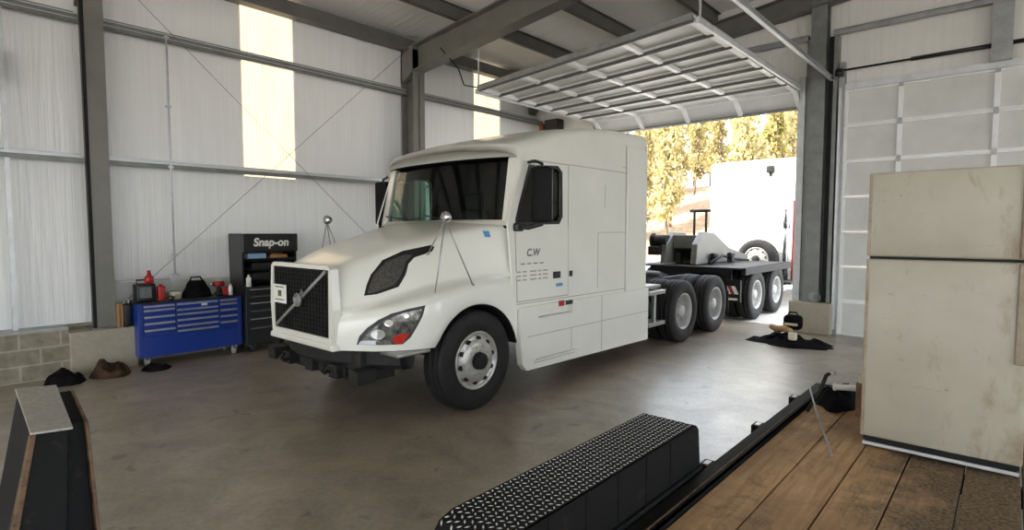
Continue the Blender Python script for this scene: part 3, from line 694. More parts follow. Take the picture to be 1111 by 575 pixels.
# cowl and side of the cowl
P = []
for i in range(15):
    s_ = -1.17+i*2.34/14; c = 1-(s_/1.17)**2; P.append([(XC+s_, 4.50-.22*c, 1.90+.045*c), (XC+s_, 4.56-.20*c, 1.965)])
mb.grid(P, 0, True)
mb.build('cab_body', ['truck_white', 'dark_interior'], truck)
mb = MB()
for sg in (1, -1): pass
P = []
for j in range(7):
    q = j/6; row = []
    for i in range(21):
        s0 = -1+i/10; w = 1.07+(1.03-1.07)*q; c = 1-s0*s0; row.append((XC+s0*w, 4.545-.19*c+q*(.13+.03*c), 1.955+q*.715))
    P.append(row)
mb.grid(P, 0, True); mb.build('windshield', 'glass', truck)
for s_, l in ((.45, -.55), (-.15, -.75)):
    mb = MB(); mb.tube([(XC+s_, 4.335, 1.99), (XC+s_+l*.6, 4.345, 2.0), (XC+s_+l, 4.40, 2.03)], .010, 0, 6); mb.build('wiper', 'black_plastic', truck)
for sg in (1, -1):
    mb = MB(); mb.prism([(4.60, 1.93), (4.60, 1.97), (4.82, 2.55), (5.32, 2.58), (5.39, 2.53), (5.40, 2.02), (5.35, 1.95)], 'x', XC+sg*1.168, XC+sg*1.172, 0); w_ = mb.build('side_window', 'glass', truck)
    mb = MB()
    o_ = [(4.575, 1.905), (4.575, 1.975), (4.80, 2.575), (5.33, 2.605), (5.415, 2.54), (5.425, 2.01), (5.36, 1.925)]; i_ = [(4.61, 1.94), (4.61, 1.97), (4.825, 2.54), (5.31, 2.57), (5.38, 2.52), (5.39, 2.03), (5.345, 1.96)]
    mb.prism(o_, 'x', XC+sg*1.185, XC+sg*1.197, 0, 0, [i_]); mb.build('window_seal', 'black_plastic', w_)
    # door skin, slightly proud, with the seam around it
    mb = MB(); o_ = [(4.60, 1.06), (5.55, 1.06), (5.55, 2.64), (4.84, 2.64), (4.565, 1.90)]
    mb.prism(o_, 'x', XC+sg*1.19, XC+sg*1.193, 1, 0, [[(4.612, 1.072), (5.538, 1.072), (5.538, 2.628), (4.85, 2.628), (4.577, 1.90)]])
    mb.prism([(4.613, 1.073), (5.537, 1.073), (5.537, 1.88), (4.577, 1.88)], 'x', XC+sg*1.19, XC+sg*1.196, 0)
    dr = mb.build('door', ['truck_white', 'seam'], truck)
    mb = MB(); mb.box(XC+sg*1.194, XC+sg*1.206, 5.24, 5.38, 1.285, 1.365, 0, .004); mb.box(XC+sg*1.206, XC+sg*1.222, 5.26, 5.36, 1.335, 1.352, 0, .004); mb.build('door_handle', 'black_plastic', dr)
    mb = MB(); mb.box(XC+sg*1.19, XC+sg*1.202, 5.57, 5.63, 1.29, 1.36, 0, .004); mb.build('side_latch', 'black_plastic', truck)
    mb = MB(); mb.box(XC+sg*1.19, XC+sg*1.198, 5.30, 5.43, 1.185, 1.225, 0, .002); mb.build('sticker', 'sticker_blue', truck)
    # sleeper seams
    mb = MB()
    X0, X1 = XC+sg*1.19, XC+sg*1.1925
    for (ya, yb, za, zb) in ((5.55, 7.46, 2.635, 2.645), (6.885, 6.897, 1.0, 3.02), (6.36, 6.37, 2.15, 2.45), (6.2, 6.88, 1.82, 1.828), (6.2, 6.208, 1.1, 1.82), (6.8, 7.46, 2.71, 2.718), (4.6, 7.46, 1.035, 1.045)):
        mb.box(X0, X1, ya, yb, za, zb)
    mb.build('panel_seam', 'seam', truck)
    mb = MB(); mb.box(XC+sg*1.19, XC+sg*1.21, 6.905, 7.46, 1.0, 3.0, 0, .008); mb.build('side_extender', 'truck_white', truck)
# interior
mb = MB(); mb.box(XC-1.1, XC+1.1, 4.52, 4.95, 1.3, 1.93, 0, .05, None, 3); mb.box(XC-1.16, XC+1.16, 6.15, 6.2, 1.0, 3.05); mb.box(XC-.25, XC+.25, 4.6, 5.5, 1.0, 1.45, 0, .04); mb.build('dashboard', 'dark_interior', truck)
for s_ in (.62, -.62):
    mb = MB(); mb.box(XC+s_-.26, XC+s_+.26, 5.2, 5.72, 1.40, 1.55, 0, .05, None, 3); mb.box(XC+s_-.26, XC+s_+.26, 5.66, 5.80, 1.5, 2.15, 0, .05, None, 3); mb.box(XC+s_-.15, XC+s_+.15, 5.68, 5.80, 2.15, 2.38, 0, .04, None, 3); mb.box(XC+s_-.15, XC+s_+.15, 5.3, 5.6, 1.02, 1.4, 0); mb.build('seat', 'dark_interior', truck)
mb = MB(); mb.torus((0, 0, 0), .22, .016, 'z', 0, 28, 8); mb.box(-.21, .21, -.02, .02, -.01, .01); bmesh.ops.transform(mb.bm, matrix=Matrix.Translation((XC+.62, 5.03, 1.86)) @ Matrix.Rotation(R(38), 4, 'X'), verts=mb.bm.verts); mb.build('steering_wheel', 'dark_interior', truck)
# skirts
for sg in (1, -1):
    mb = MB()
    def sk(p): return p
    w0, w1 = 1.20, 1.225
    poly = [(4.63, .62), (4.665, .36), (4.74, .285), (7.52, .24), (7.52, 1.0), (4.64, 1.0), (4.63, .98)]
    ho = [(4.80, .93), (4.98, .85), (5.60, .85), (5.60, .95)]
    mb.prism(poly, 'x', XC+sg*1.14, XC+sg*1.222, 0, 0, [ho]); mb.prism(ho, 'x', XC+sg*1.13, XC+sg*1.15, 0)
    for (ya, yb, za, zb) in ((6.255, 6.267, .27, 1.0), (5.575, 5.585, .40, .66), (4.75, 7.52, .66, .668), (4.90, 5.65, .385, .393), (4.86, 5.65, .345, .353)): mb.box(XC+sg*1.222, XC+sg*1.2245, ya, yb, za, zb, 1)
    skirt = mb.build('side_skirt', ['truck_white', 'seam'], truck)
    mb = MB(); mb.box(XC+sg*1.15, XC+sg*1.225, 4.98, 5.60, .835, .858, 0, .004); mb.build('step', 'white_dull', skirt); mb = MB(); mb.box(XC+sg*1.22, XC+sg*1.238, 4.86, 5.7, .36, .385, 0, .004); mb.build('step', 'white_dull', skirt)
    mb = MB(); mb.box(XC+sg*1.222, XC+sg*1.226, 5.32, 5.43, .985-.035, .985+.03, 0); mb.build('label', 'red', skirt)
    mb = MB(); mb.box(XC+sg*1.222, XC+sg*1.228, 5.46, 5.60, .955, 1.005, 0); mb.build('marker', 'black_plastic', skirt)
# door lettering on near side
def on_side(b2, y, z, x): 
    bmesh.ops.transform(b2, matrix=Matrix.Translation((x, y, z)) @ Matrix(((0, 0, 1, 0), (1, 0, 0, 0), (0, 1, 0, 0), (0, 0, 0, 1))), verts=b2.verts); return b2
mb = MB(); mb.merge(on_side(text_mesh('C.W', .115, .001, .2, .003), 4.87, 1.60, XC+1.197), 0, False); mb.build('door_logo', 'ink', truck); mb = MB()
for i in range(4): mb.box(XC+1.196, XC+1.198, 4.66+i*.11, 4.73+i*.11, 1.475, 1.487, 0)
mb.build('lettering', 'ink', truck)
for r_ in range(3):
    mb = MB()
    for i, (a, b) in enumerate(((0, .06), (.09, .16), (.22, .33), (.36, .42), (.45, .54))): mb.box(XC+1.196, XC+1.198, 4.60+a, 4.60+b, 1.385-r_*.045, 1.402-r_*.045, 0)
    mb.build('lettering', 'ink_faint', truck)

mb = MB(); mb.box(XC+1.04, XC+1.05, 4.31, 4.37, 1.80, 1.85, 0)
conf = MB(); conform(conf, [(4.31, 1.78), (4.37, 1.78), (4.37, 1.84), (4.31, 1.84)], proj_side(1), 0, .010, .1, .012); mb.bm.free(); conf.build('sticker', 'sticker_blue', truck)
# mirrors
for sg in (1, -1):
    xm = XC+sg*1.43
    mb = MB(); mb.hexa([(xm-.11, 4.66, 1.93), (xm-.11, 4.66, 2.53), (xm-.11, 4.80, 1.93), (xm-.11, 4.80, 2.53), (xm+.11, 4.70, 1.93), (xm+.11, 4.70, 2.53), (xm+.11, 4.80, 1.93), (xm+.11, 4.80, 2.53)], 0, .035, None, 3)
    mr = mb.build('mirror', 'mirror_black', truck)
    mb = MB(); mb.box(xm-.09, xm+.09, 4.80, 4.806, 1.97, 2.49, 0, .002); mb.build('mirror_glass', 'chrome', mr)
    mb = MB(); mb.tube([(XC+sg*1.18, 4.60, 1.90), (XC+sg*1.30, 4.66, 1.88), (xm, 4.74, 1.92), (xm, 4.74, 1.98)], .025, 0, 8); mb.build('mirror_arm', 'black_plastic', mr); mb = MB(); mb.tube([(XC+sg*1.17, 4.80, 2.60), (XC+sg*1.32, 4.76, 2.60), (xm, 4.74, 2.56), (xm, 4.74, 2.5)], .018, 0, 8); mb.build('mirror_arm', 'black_plastic', mr); mb = MB(); mb.box(XC+sg*1.17, XC+sg*1.25, 4.54, 4.66, 1.84, 1.93, 0, .02); mb.build('mirror_mount', 'black_plastic', mr)
    mb = MB(); mb.cyl((XC+sg*1.30, 4.78, 2.55), (XC+sg*1.33, 4.78, 2.585), .02, 0); mb.build('mirror_bracket', 'chrome', mr)
# hood mirrors
for sg in (1, -1):
    top = Vector((XC+sg*1.09, 3.66, 1.95))
    mb = MB(); mb.lathe([(-.02, 0), (-.02, .05), (0, .058), (.03, .052), (.06, .03), (.07, 0)], top+Vector((0, .0, .03)), 'y', 0, 20)
    hm = mb.build('hood_mirror', 'chrome', truck)
    mb = MB(); pj = proj_side(sg)
    for (y, s_, zz) in ((3.50, 1.10, 1.18), (3.98, 1.14, 1.30), (3.60, .90, 1.62)): mb.tube([top, (XC+sg*s_, y, zz)], .007, 0, 6); mb.cyl((XC+sg*s_, y, zz-.012), (XC+sg*s_, y, zz+.012), .018, 0, 8)
    mb.build('mirror_bracket', 'aluminium', hm)
# wheels -----------------------------------------------------------
def tyre_prof(w, r, ri):
    h = w/2
    return [(-h*.72, ri), (-h*.92, ri+.03), (-h, ri+(r-ri)*.55), (-h*.93, r-.035), (-h*.80, r-.006), (-h*.55, r), (-h*.52, r-.012), (-h*.48, r-.012), (-h*.45, r), (-h*.08, r), (-h*.06, r-.012), (h*.06, r-.012), (h*.08, r),
            (h*.45, r), (h*.48, r-.012), (h*.52, r-.012), (h*.55, r), (h*.80, r-.006), (h*.93, r-.035), (h, ri+(r-ri)*.55), (h*.92, ri+.03), (h*.72, ri)]
def wheel(root, xo, y, sg, kind, r=.515, zc=None, mats=None):
    """xo: x of the outer tyre face; sg: outward sign"""
    zc = r if zc is None else zc; ri = .292
    rimm = mats or ('rim' if kind == 'front' else 'rim_steel')
    tw = .285
    mb = MB(); o = xo - sg*tw/2
    if kind == 'front':
        prof = [(-.10, ri+.004), (.115, ri+.004), (.125, ri+.012), (.13, ri), (.115, ri-.02), (.095, .255), (.135, .215), (.15, .17), (.15, .105), (.15, 0)]
        mb.lathe([(sg*a, b) for a, b in prof], (o, y, zc), 'x', 0, 40)
        for i in range(10):
            a = 2*PI*i/10+.2; mb.cyl((o+sg*.11, y+.225*math.cos(a), zc+.225*math.sin(a)), (o+sg*.128+sg*.004, y+.225*math.cos(a), zc+.225*math.sin(a)), .027, 1, 12)
            a += .31; mb.cyl((o+sg*.145, y+.145*math.cos(a), zc+.145*math.sin(a)), (o+sg*.165, y+.145*math.cos(a), zc+.145*math.sin(a)), .014, 0, 6)
        w_ = mb.build('wheel', [rimm, 'black_dull'], root)
        mb = MB(); mb.lathe([(sg*.15, .092), (sg*.20, .085), (sg*.21, .07), (sg*.21, 0)], (o, y, zc), 'x', 0, 24); mb.build('hub', 'black_dull', w_)
        mb = MB(); mb.lathe(tyre_prof(tw, r, ri), (o, y, zc), 'x', 0, 56); mb.build('tire', 'rubber', w_)
    else:
        prof = [(-.10, ri+.004), (.115, ri+.004), (.125, ri+.012), (.13, ri), (.115, ri-.02), (.06, .26), (-.05, .245), (-.06, .20), (-.05, .15), (-.05, .12), (.06, .105), (.10, .09), (.10, 0)]
        mb.lathe([(sg*a, b) for a, b in prof], (o, y, zc), 'x', 0, 40)
        for i in range(10):
            a = 2*PI*i/10; mb.cyl((o-sg*.06, y+.205*math.cos(a), zc+.205*math.sin(a)), (o-sg*.05, y+.205*math.cos(a), zc+.205*math.sin(a)), .022, 1, 10)
            mb.cyl((o-sg*.05, y+.148*math.cos(a+.31), zc+.148*math.sin(a+.31)), (o-sg*.02, y+.148*math.cos(a+.31), zc+.148*math.sin(a+.31)), .014, 0, 6)
        w_ = mb.build('wheel', [rimm, 'black_dull'], root)
        mb = MB(); mb.lathe(tyre_prof(tw, r, ri), (o, y, zc), 'x', 0, 56); mb.lathe(tyre_prof(tw, r, ri), (o-sg*.33, y, zc), 'x', 0, 40); mb.build('tire', 'rubber', w_)
    return w_
for sg in (1, -1):
    wheel(truck, XC+sg*1.165, AYC, sg, 'front')
    for y in (8.80, 10.12): wheel(truck, XC+sg*1.215, y, sg, 'dual')
def frame(root, y0, y1, xc=XC, z0=.72, z1=.98):
    mb = MB()
    for sg in (1, -1):
        a = xc+sg*.43; mb.box(a-.005, a+.005, y0, y1, z0, z1); mb.box(a, a-sg*.09, y0, y1, z0, z0+.01); mb.box(a, a-sg*.09, y0, y1, z1-.01, z1)
    y = y0+.3
    while y < y1: mb.box(xc-.43, xc+.43, y-.05, y+.05, z0+.05, z1-.05); y += 1.1
    return mb.build('frame_rails', 'chassis', root)
frame(truck, 2.95, 10.8)
for y in (AYC, 8.80, 10.12):
    mb = MB(); mb.cyl((XC-1.0, y, .515), (XC+1.0, y, .515), .07, 0); 
    if y > 5: mb.lathe([(-.25, .08), (-.15, .2), (0, .24), (.15, .2), (.25, .08)], (XC, y, .515), 'x', 0, 20)
    for sg in (1, -1): mb.box(XC+sg*.50, XC+sg*.58, y-.6, y+.6, .60, .68)
    mb.build('axle', 'chassis', truck)
mb = MB(); mb.lathe([(-.03, 0), (-.03, .45), (.03, .45), (.03, 0)], (XC, 9.3, 1.06), 'z', 0, 32); mb.box(XC-.4, XC+.4, 9.0, 9.6, .98, 1.03); mb.hexa([(XC-.3, 9.7, .98), (XC-.3, 9.7, 1.08), (XC-.3, 10.2, .9), (XC-.3, 10.2, .95), (XC+.3, 9.7, .98), (XC+.3, 9.7, 1.08), (XC+.3, 10.2, .9), (XC+.3, 10.2, .95)]); mb.build('fifth_wheel', 'chassis', truck)
mb = MB(); mb.box(XC-.42, XC+.42, 7.5, 8.9, .98, 1.0, 0); mb.box(XC+.3, XC+1.1, 7.5, 8.15, .96, 1.0, 0); mb.build('deck_plate', 'aluminium', truck)
mb = MB()   # step bracket behind the skirt
for z in (.90, .42): mb.box(XC+.95, XC+1.20, 7.60, 8.12, z-.03, z+.03, 0, .008)
mb.box(XC+1.13, XC+1.19, 7.78, 7.84, .42, .90, 0, .008); mb.build('step_bracket', 'aluminium', truck)
mb = MB(); mb.cyl((XC+.75, 5.8, .62), (XC+.75, 8.0, .62), .27, 0, 24); mb.build('air_tank', 'chassis', truck)
for sg in (1, -1):
    mb = MB(); P = []
    for i in range(13):
        a = R(15+i*12.5); P.append([(XC+sg*.62, 10.12+math.cos(a)*.60, .515+math.sin(a)*.57), (XC+sg*1.2, 10.12+math.cos(a)*.60, .515+math.sin(a)*.57)])
    P = [p for p in P if p[0][1] > 10.2]; mb.grid(P, 0, True); mb.box(XC+sg*.65, XC+sg*1.2, 10.72, 10.735, .25, .70); mb.build('mudguard', 'black_dull', truck)
mb = MB(); mb.tube([(XC+.2, 7.52, 1.6), (XC+.2, 7.7, 1.3), (XC+.1, 7.9, 1.1), (XC, 8.2, 1.05)], .018, 0, 8); mb.tube([(XC-.1, 7.52, 1.6), (XC-.1, 7.75, 1.25), (XC-.1, 8.0, 1.05)], .018, 1, 8); mb.build('air_line', ['black_plastic', 'red'], truck)

# ================================================================== SECOND TRUCK outside
X2 = -5.15
tow = thing('tow_truck', 'white truck with grey boom and tandem wheels backed up outside the open door', 'truck', (X2, 14, 0))
for sg in (1, -1):
    for y in (12.12, 13.42): wheel(tow, X2+sg*1.22, y, sg, 'dual')
frame(tow, 11.2, 19.5, X2, .32, .535)
for y in (11.5, 12.75, 14.2):
    mb = MB(); mb.box(X2-.9, X2+.9, y-.04, y+.04, .535, 1.06); mb.build('deck_support', 'chassis', tow)
for y in (12.12, 13.42, 18.6):
    mb = MB(); mb.cyl((X2-1, y, .515), (X2+1, y, .515), .08, 0); mb.build('axle', 'chassis', tow)
for sg in (1, -1): wheel(tow, X2+sg*1.2, 18.6, sg, 'front')
mb = MB(); mb.box(X2-1.2, X2+1.2, 14.5, 15.4, .54, .60, 0); mb.box(X2-1.22, X2+1.22, 11.35, 14.4, 1.06, 1.10, 0, .01); mb.box(X2+1.14, X2+1.23, 11.35, 14.4, .96, 1.10, 0, .01); mb.build('deck', 'chassis', tow)
mb = MB(); P = []
half = [(1.22, .85), (1.22, 3.58), (1.205, 3.64), (1.16, 3.68), (1.1, 3.69), (.5, 3.70), (0, 3.705)]
for y in (15.42, 15.5, 17.4, 17.55): 
    k_ = .03 if y in (15.42,) else 0
    P.append([(X2+.0-(s_-k_), y, z-k_) for s_, z in half]+[(X2+(s_-k_), y, z-k_) for s_, z in half[::-1][1:]])
V = mb.grid(P, 0, False); mb.bm.faces.new(V[0]); mb.bm.faces.new(V[-1][::-1])
mb.hexa([(X2-.95, 17.5, .8), (X2-1.1, 17.5, 2.0), (X2-.7, 19.4, .8), (X2-.6, 19.4, 1.5), (X2+.95, 17.5, .8), (X2+1.1, 17.5, 2.0), (X2+.7, 19.4, .8), (X2+.6, 19.4, 1.5)], 0, .05)
mb.box(X2-1.22, X2+1.22, 15.5, 17.5, .5, .9, 0)
bmesh.ops.recalc_face_normals(mb.bm, faces=mb.bm.faces)
mb.build('sleeper_cab', 'truck_white', tow)
mb = MB(); mb.box(X2+.30, X2+.48, 15.33, 15.43, 3.34, 3.52, 0, .02); mb.box(X2+.36, X2+.42, 15.38, 15.44, 3.25, 3.34); mb.build('work_light', 'black_plastic', tow)
mb = MB(); mb.cyl((X2+.86, 15.22, .6), (X2+.86, 15.22, 3.0), .07, 0); mb.cyl((X2+.86, 15.22, 1.9), (X2+.86, 15.22, 2.7), .095, 0); mb.build('exhaust_stack', 'chrome', tow)
mb = MB(); mb.tube([(X2+1.0, 15.36, 2.6), (X2+1.02, 15.3, 1.9), (X2+1.02, 15.25, .6)], .035, 0, 8); mb.build('air_line', 'red', tow)
# boom and underlift
mb = MB(); mb.prism([(11.55, 1.12), (11.6, 1.55), (11.95, 1.82), (12.5, 1.80), (13.4, 1.45), (14.7, 1.22), (14.7, 1.10)], 'x', X2-.72, X2-.58, 0, .02); mb.prism([(11.55, 1.12), (11.6, 1.55), (11.95, 1.82), (12.5, 1.80), (13.4, 1.45), (14.7, 1.22), (14.7, 1.10)], 'x', X2-.02, X2+.12, 0, .02)
mb.hexa([(X2-.58, 11.9, 1.45), (X2-.58, 11.9, 1.75), (X2-.58, 14.6, 1.12), (X2-.58, 14.6, 1.22), (X2-.02, 11.9, 1.45), (X2-.02, 11.9, 1.75), (X2-.02, 14.6, 1.12), (X2-.02, 14.6, 1.22)], 0, .02)
boom = mb.build('boom', 'steel_paint', tow)
mb = MB(); mb.cyl((X2-.95, 11.7, 1.62), (X2-.6, 11.7, 1.62), .13, 0); mb.cyl((X2-.98, 11.7, 1.62), (X2-.95, 11.7, 1.62), .17, 0); mb.box(X2-1.0, X2-.72, 11.5, 11.9, 1.30, 1.5, 0, .02); mb.build('winch', 'black_dull', boom)
mb = MB(); mb.cyl((X2-.31, 12.2, 1.25), (X2-.31, 13.6, 1.6), .07, 0); mb.cyl((X2-.31, 13.2, 1.5), (X2-.31, 14.3, 1.72), .045, 1); mb.build('hydraulic_cylinder', ['chassis', 'chrome'], boom)
mb = MB(); mb.tube([(X2-.40, 12.6, 1.6), (X2-.40, 12.6, 2.3)], .03, 0, 8); mb.tube([(X2-.12, 12.6, 1.6), (X2-.12, 12.6, 2.3)], .03, 0, 8); mb.cyl((X2-.5, 12.6, 2.3), (X2-.02, 12.6, 2.3), .035, 0, 8); mb.build('light_bar_post', 'black_dull', boom)
for i, (s_, y) in enumerate(((-.45, 11.95), (.2, 12.3), (.35, 12.9), (-.2, 12.6))):
    mb = MB(); mb.box(X2+s_-.06, X2+s_+.06, y-.08, y+.08, 1.12, 1.34, 0, .02); mb.cyl((X2+s_, y-.12, 1.3), (X2+s_, y+.12, 1.3), .05, 0); mb.build('valve', 'chassis', tow)
mb = MB(); mb.tube([(X2+.3, 11.8, 1.15), (X2+.35, 12.4, 1.3), (X2+.25, 13.2, 1.2), (X2+.4, 13.9, 1.14)], .03, 0, 8); mb.build('hose', 'black_dull', tow)
# rear bar with red and white chevrons
mb = MB(); mb.box(X2-1.15, X2+1.15, 11.28, 11.36, .42, .86, 0)
mb.build('rear_bar', 'black_dull', tow)
mb = MB()
for i in range(9):
    x0 = X2+.45+i*.075; mb.prism([(x0, .58), (x0+.075, .58), (x0-.0, .74), (x0-.075, .74)], 'y', 11.27, 11.279, 1 if i % 2 else 0)
mb.build('reflective_stripe', ['sticker', 'red'], tow)
mb = MB(); mb.box(X2+.6, X2+1.1, 11.25, 11.28, .46, .50); mb.build('light_strip', 'sticker', tow)
# spare wheel leaning on the cab
sp = thing('spare_wheel', 'spare truck wheel standing on the deck against the white cab outside', 'wheel', (X2+.22, 15.1, .618))
w_ = wheel(sp, 0, 0, 1, 'front', .50)
for o in [w_]+list(w_.children): pass
def sub(o, acc):
    acc.append(o); [sub(c, acc) for c in o.children]; return acc
mt = Matrix.Rotation(R(-90), 4, 'Z'); L0 = Vector(sp.location)
for o in sub(w_, []):
    o.data.transform(Matrix.Translation(L0)); o.data.transform(Matrix.Translation((.14, 0, 0))); o.data.transform(mt)

# ================================================================== LEFT WALL FURNITURE
# blue tool chest
tc_ = thing('tool_chest', 'wide blue rolling tool chest with three columns of drawers against left wall', 'tool chest', (-8.93, 2.87, 0))
x0, x1, y0, y1 = -9.16, -8.66, 2.24, 3.58
mb = MB(); mb.box(x0, x1-.02, y0, y1, .13, .86, 0, .008); mb.box(x0-.0, x1+.0, y0-.01, y1+.01, .855, .88, 1, .006); mb.box(x1-.02, x1-.004, y0, y1, .13, .40, 0, .004); mb.box(x1-.02, x1, y0, y0+.05, .13, .86, 0, .004); mb.box(x1-.02, x1, y1-.05, y1, .13, .86, 0, .004)
mb.build('body', ['blue', 'drawer_dark'], tc_)
cols = [(y0+.06, y0+.44, [.845, .79, .70, .61, .52, .42]), (y0+.46, y0+1.01, [.845, .765, .70, .62, .54, .47, .40]), (y0+1.03, y1-.06, [.845, .79, .70, .61, .52, .42])]
for a, b, zz in cols:
    for za, zb in zip(zz[1:], zz):
        mb = MB(); mb.box(x1-.02, x1, a, b, za+.006, zb-.006, 0, .003); dr = mb.build('drawer', 'blue', tc_)
        mb = MB(); mb.box(x1, x1+.014, a+.005, b-.005, zb-.037, zb-.008, 0, .003); mb.build('drawer_pull', 'alu_trim', dr)
mb = MB(); mb.box(x1+.001, x1+.006, y0+.78, y0+.86, .775, .825, 0); mb.build('sticker', 'sticker', tc_)
for (x, y) in ((x0+.07, y0+.1), (x0+.07, y1-.1), (x1-.07, y0+.1), (x1-.07, y1-.1)):
    mb = MB(); mb.cyl((x, y-.022, .05), (x, y+.022, .05), .05, 0, 18); mb.box(x-.03, x+.03, y-.03, y-.024, .04, .13, 1); mb.box(x-.03, x+.03, y+.024, y+.03, .04, .13, 1); mb.build('caster', ['rim_steel', 'galv_light'], tc_)
# things on the tool chest
top = .88
t = thing('battery_charger', 'dark boxy charger with a red top on left end of blue chest', 'charger', (-8.9, 2.38, top))
mb = MB(); mb.box(-9.0, -8.8, 2.27, 2.50, top, top+.24, 0, .02, None, 3); mb.box(-8.80, -8.79, 2.30, 2.44, top+.05, top+.20, 1); mb.build('case', ['black_plastic', 'ink'], t)
mb = MB(); mb.tube([(-8.92, 2.30, top+.22), (-8.92, 2.30, top+.29), (-8.92, 2.47, top+.29), (-8.92, 2.47, top+.22)], .012, 0, 8); mb.build('handle', 'black_plastic', t)
mb = MB(); mb.lathe([(0, 0), (0, .055), (.09, .055), (.11, .03), (.15, .02), (.15, 0)], (-8.84, 2.43, top+.243), 'z', 0, 20); mb.lathe([(.15, 0), (.15, .022), (.18, .022), (.18, 0)], (-8.84, 2.43, top+.243), 'z', 1, 14)
tag(mb.build('spray_can', ['red', 'red']), 'red can standing on top of the dark charger', 'can')
mb = MB(); mb.box(-8.88, -8.76, 2.52, 2.60, top, top+.20, 0, .012, None, 3); mb.cyl((-8.82, 2.56, top+.2), (-8.82, 2.56, top+.23), .02, 0); tag(mb.build('oil_bottle', 'red'), 'dark red bottle beside the charger on the blue chest', 'bottle')
mb = MB(); mb.lathe([(0, 0), (0, .07), (.09, .085), (.10, .09), (.10, .08), (.02, .06), (.02, 0)], (-8.85, 2.75, top), 'z', 0, 24); tag(mb.build('bowl', 'pale_block'), 'pale round dish on the blue chest beside the dark bag', 'bowl')
def lump(name, label, cat, c, rx, ry, h, mats, seed, sub_=24, rough=.35, group=None, freq=3.2):
    mb = MB(); P = []; rnd = Vector((seed*3.1, seed*1.7, 0))
    def edge(a): return 1+rough*noise.noise(Vector((math.cos(a)*1.6, math.sin(a)*1.6, seed)))+.18*noise.noise(Vector((math.cos(a)*6, math.sin(a)*6, seed)))
    em = max(edge(2*PI*i/sub_) for i in range(sub_))
    for j in range(sub_+1):
        row = []
        for i in range(sub_+1):
            a = 2*PI*i/sub_; q = j/sub_
            e = edge(a)/em
            x = math.cos(a)*rx*q*e; y = math.sin(a)*ry*q*e
            pr = (1-q**2.2)
            z = h*pr*(.75+.9*noise.noise(Vector((x*freq*2, y*freq*2, seed))+rnd)) + .05*noise.noise(Vector((x*14, y*14, seed)))*pr+.02*noise.noise(Vector((x*40, y*40, seed)))*pr
            row.append((c[0]+x, c[1]+y, c[2]+max(.004, z) if q < 1 else c[2]))
        P.append(row)
    mb.grid(P, 0, True)
    return tag(mb.build(name, mats), label, cat, group)
t = thing('tool_bag', 'black cloth tool bag slumped on middle of blue chest', 'bag', (-8.9, 3.05, top))
mb = MB(); P = []
for j in range(11):
    q = j/10; row = []
    for i in range(25):
        a = 2*PI*i/24; e = (1-.55*q**1.6)*(1+.15*noise.noise(Vector((math.cos(a)*2, math.sin(a)*2, q*3)))); row.append((-8.9+.14*e*math.cos(a), 3.05+.20*e*math.sin(a), top+.24*q+.02*noise.noise(Vector((a, q*5, 2)))*(q > 0)))
    P.append(row)
mb.grid(P, 0, True); mb.bm.faces.new([mb.bm.verts.new(p) for p in P[-1][:-1]]); mb.build('body', 'cloth_black', t)
mb = MB(); mb.tube([(-8.9, 2.95, top+.2), (-8.9, 2.98, top+.29), (-8.9, 3.10, top+.29), (-8.9, 3.15, top+.2)], .012, 0, 8); mb.build('handle', 'cloth_black', t)
t = thing('impact_wrench', 'dark power tool with red body on right end of blue chest', 'power tool', (-8.88, 3.36, top))
mb = MB(); mb.box(-8.92, -8.84, 3.30, 3.40, top, top+.05, 0, .01); mb.box(-8.905, -8.855, 3.32, 3.37, top+.05, top+.15, 0, .012); mb.build('grip', 'black_plastic', t)
mb = MB(); mb.cyl((-8.88, 3.28, top+.17), (-8.88, 3.42, top+.17), .04, 0); mb.box(-8.92, -8.84, 3.38, 3.5, top, top+.12, 0, .015); mb.build('motor', 'red', t)
mb = MB(); mb.cyl((-8.88, 3.22, top+.17), (-8.88, 3.28, top+.17), .018, 0); mb.build('chuck', 'chrome', t)
mb = MB(); mb.lathe([(0, 0), (0, .03), (.12, .03), (.14, .014), (.17, .014), (.17, 0)], (-8.76, 3.47, top), 'z', 0, 16); tag(mb.build('spray_bottle', 'sticker'), 'small white bottle on the right corner of blue chest', 'bottle')
mb = MB(); mb.lathe([(0, 0), (0, .035), (.06, .035), (.06, 0)], (-8.74, 2.66, top), 'z', 0, 16); tag(mb.build('cup', 'drawer_dark'), 'small black cup on front edge of the blue chest', 'cup')
# cardboard + dark case on the pier
mb = MB(); mb.box(-9.0, -8.885, 2.056, 2.125, .552, .87, 0, .004); mb.box(-8.885, -8.883, 2.08, 2.10, .56, .86, 1); tag(mb.build('cardboard_box', ['cardboard', 'brown_wood']), 'upright brown cardboard box on the pier left of the blue chest', 'box')
t = thing('carrying_case', 'dark case standing on the pier between cardboard box and blue chest', 'case', (-9.04, 2.21, .55))
mb = MB(); mb.box(-9.0, -8.89, 2.13, 2.222, .551, .86, 0, .018, None, 3); mb.build('body', 'black_plastic', t); mb = MB(); mb.tube([(-8.95, 2.15, .85), (-8.95, 2.15, .91), (-8.95, 2.205, .91), (-8.95, 2.205, .85)], .011, 0, 8); mb.build('handle', 'galv_light', t)
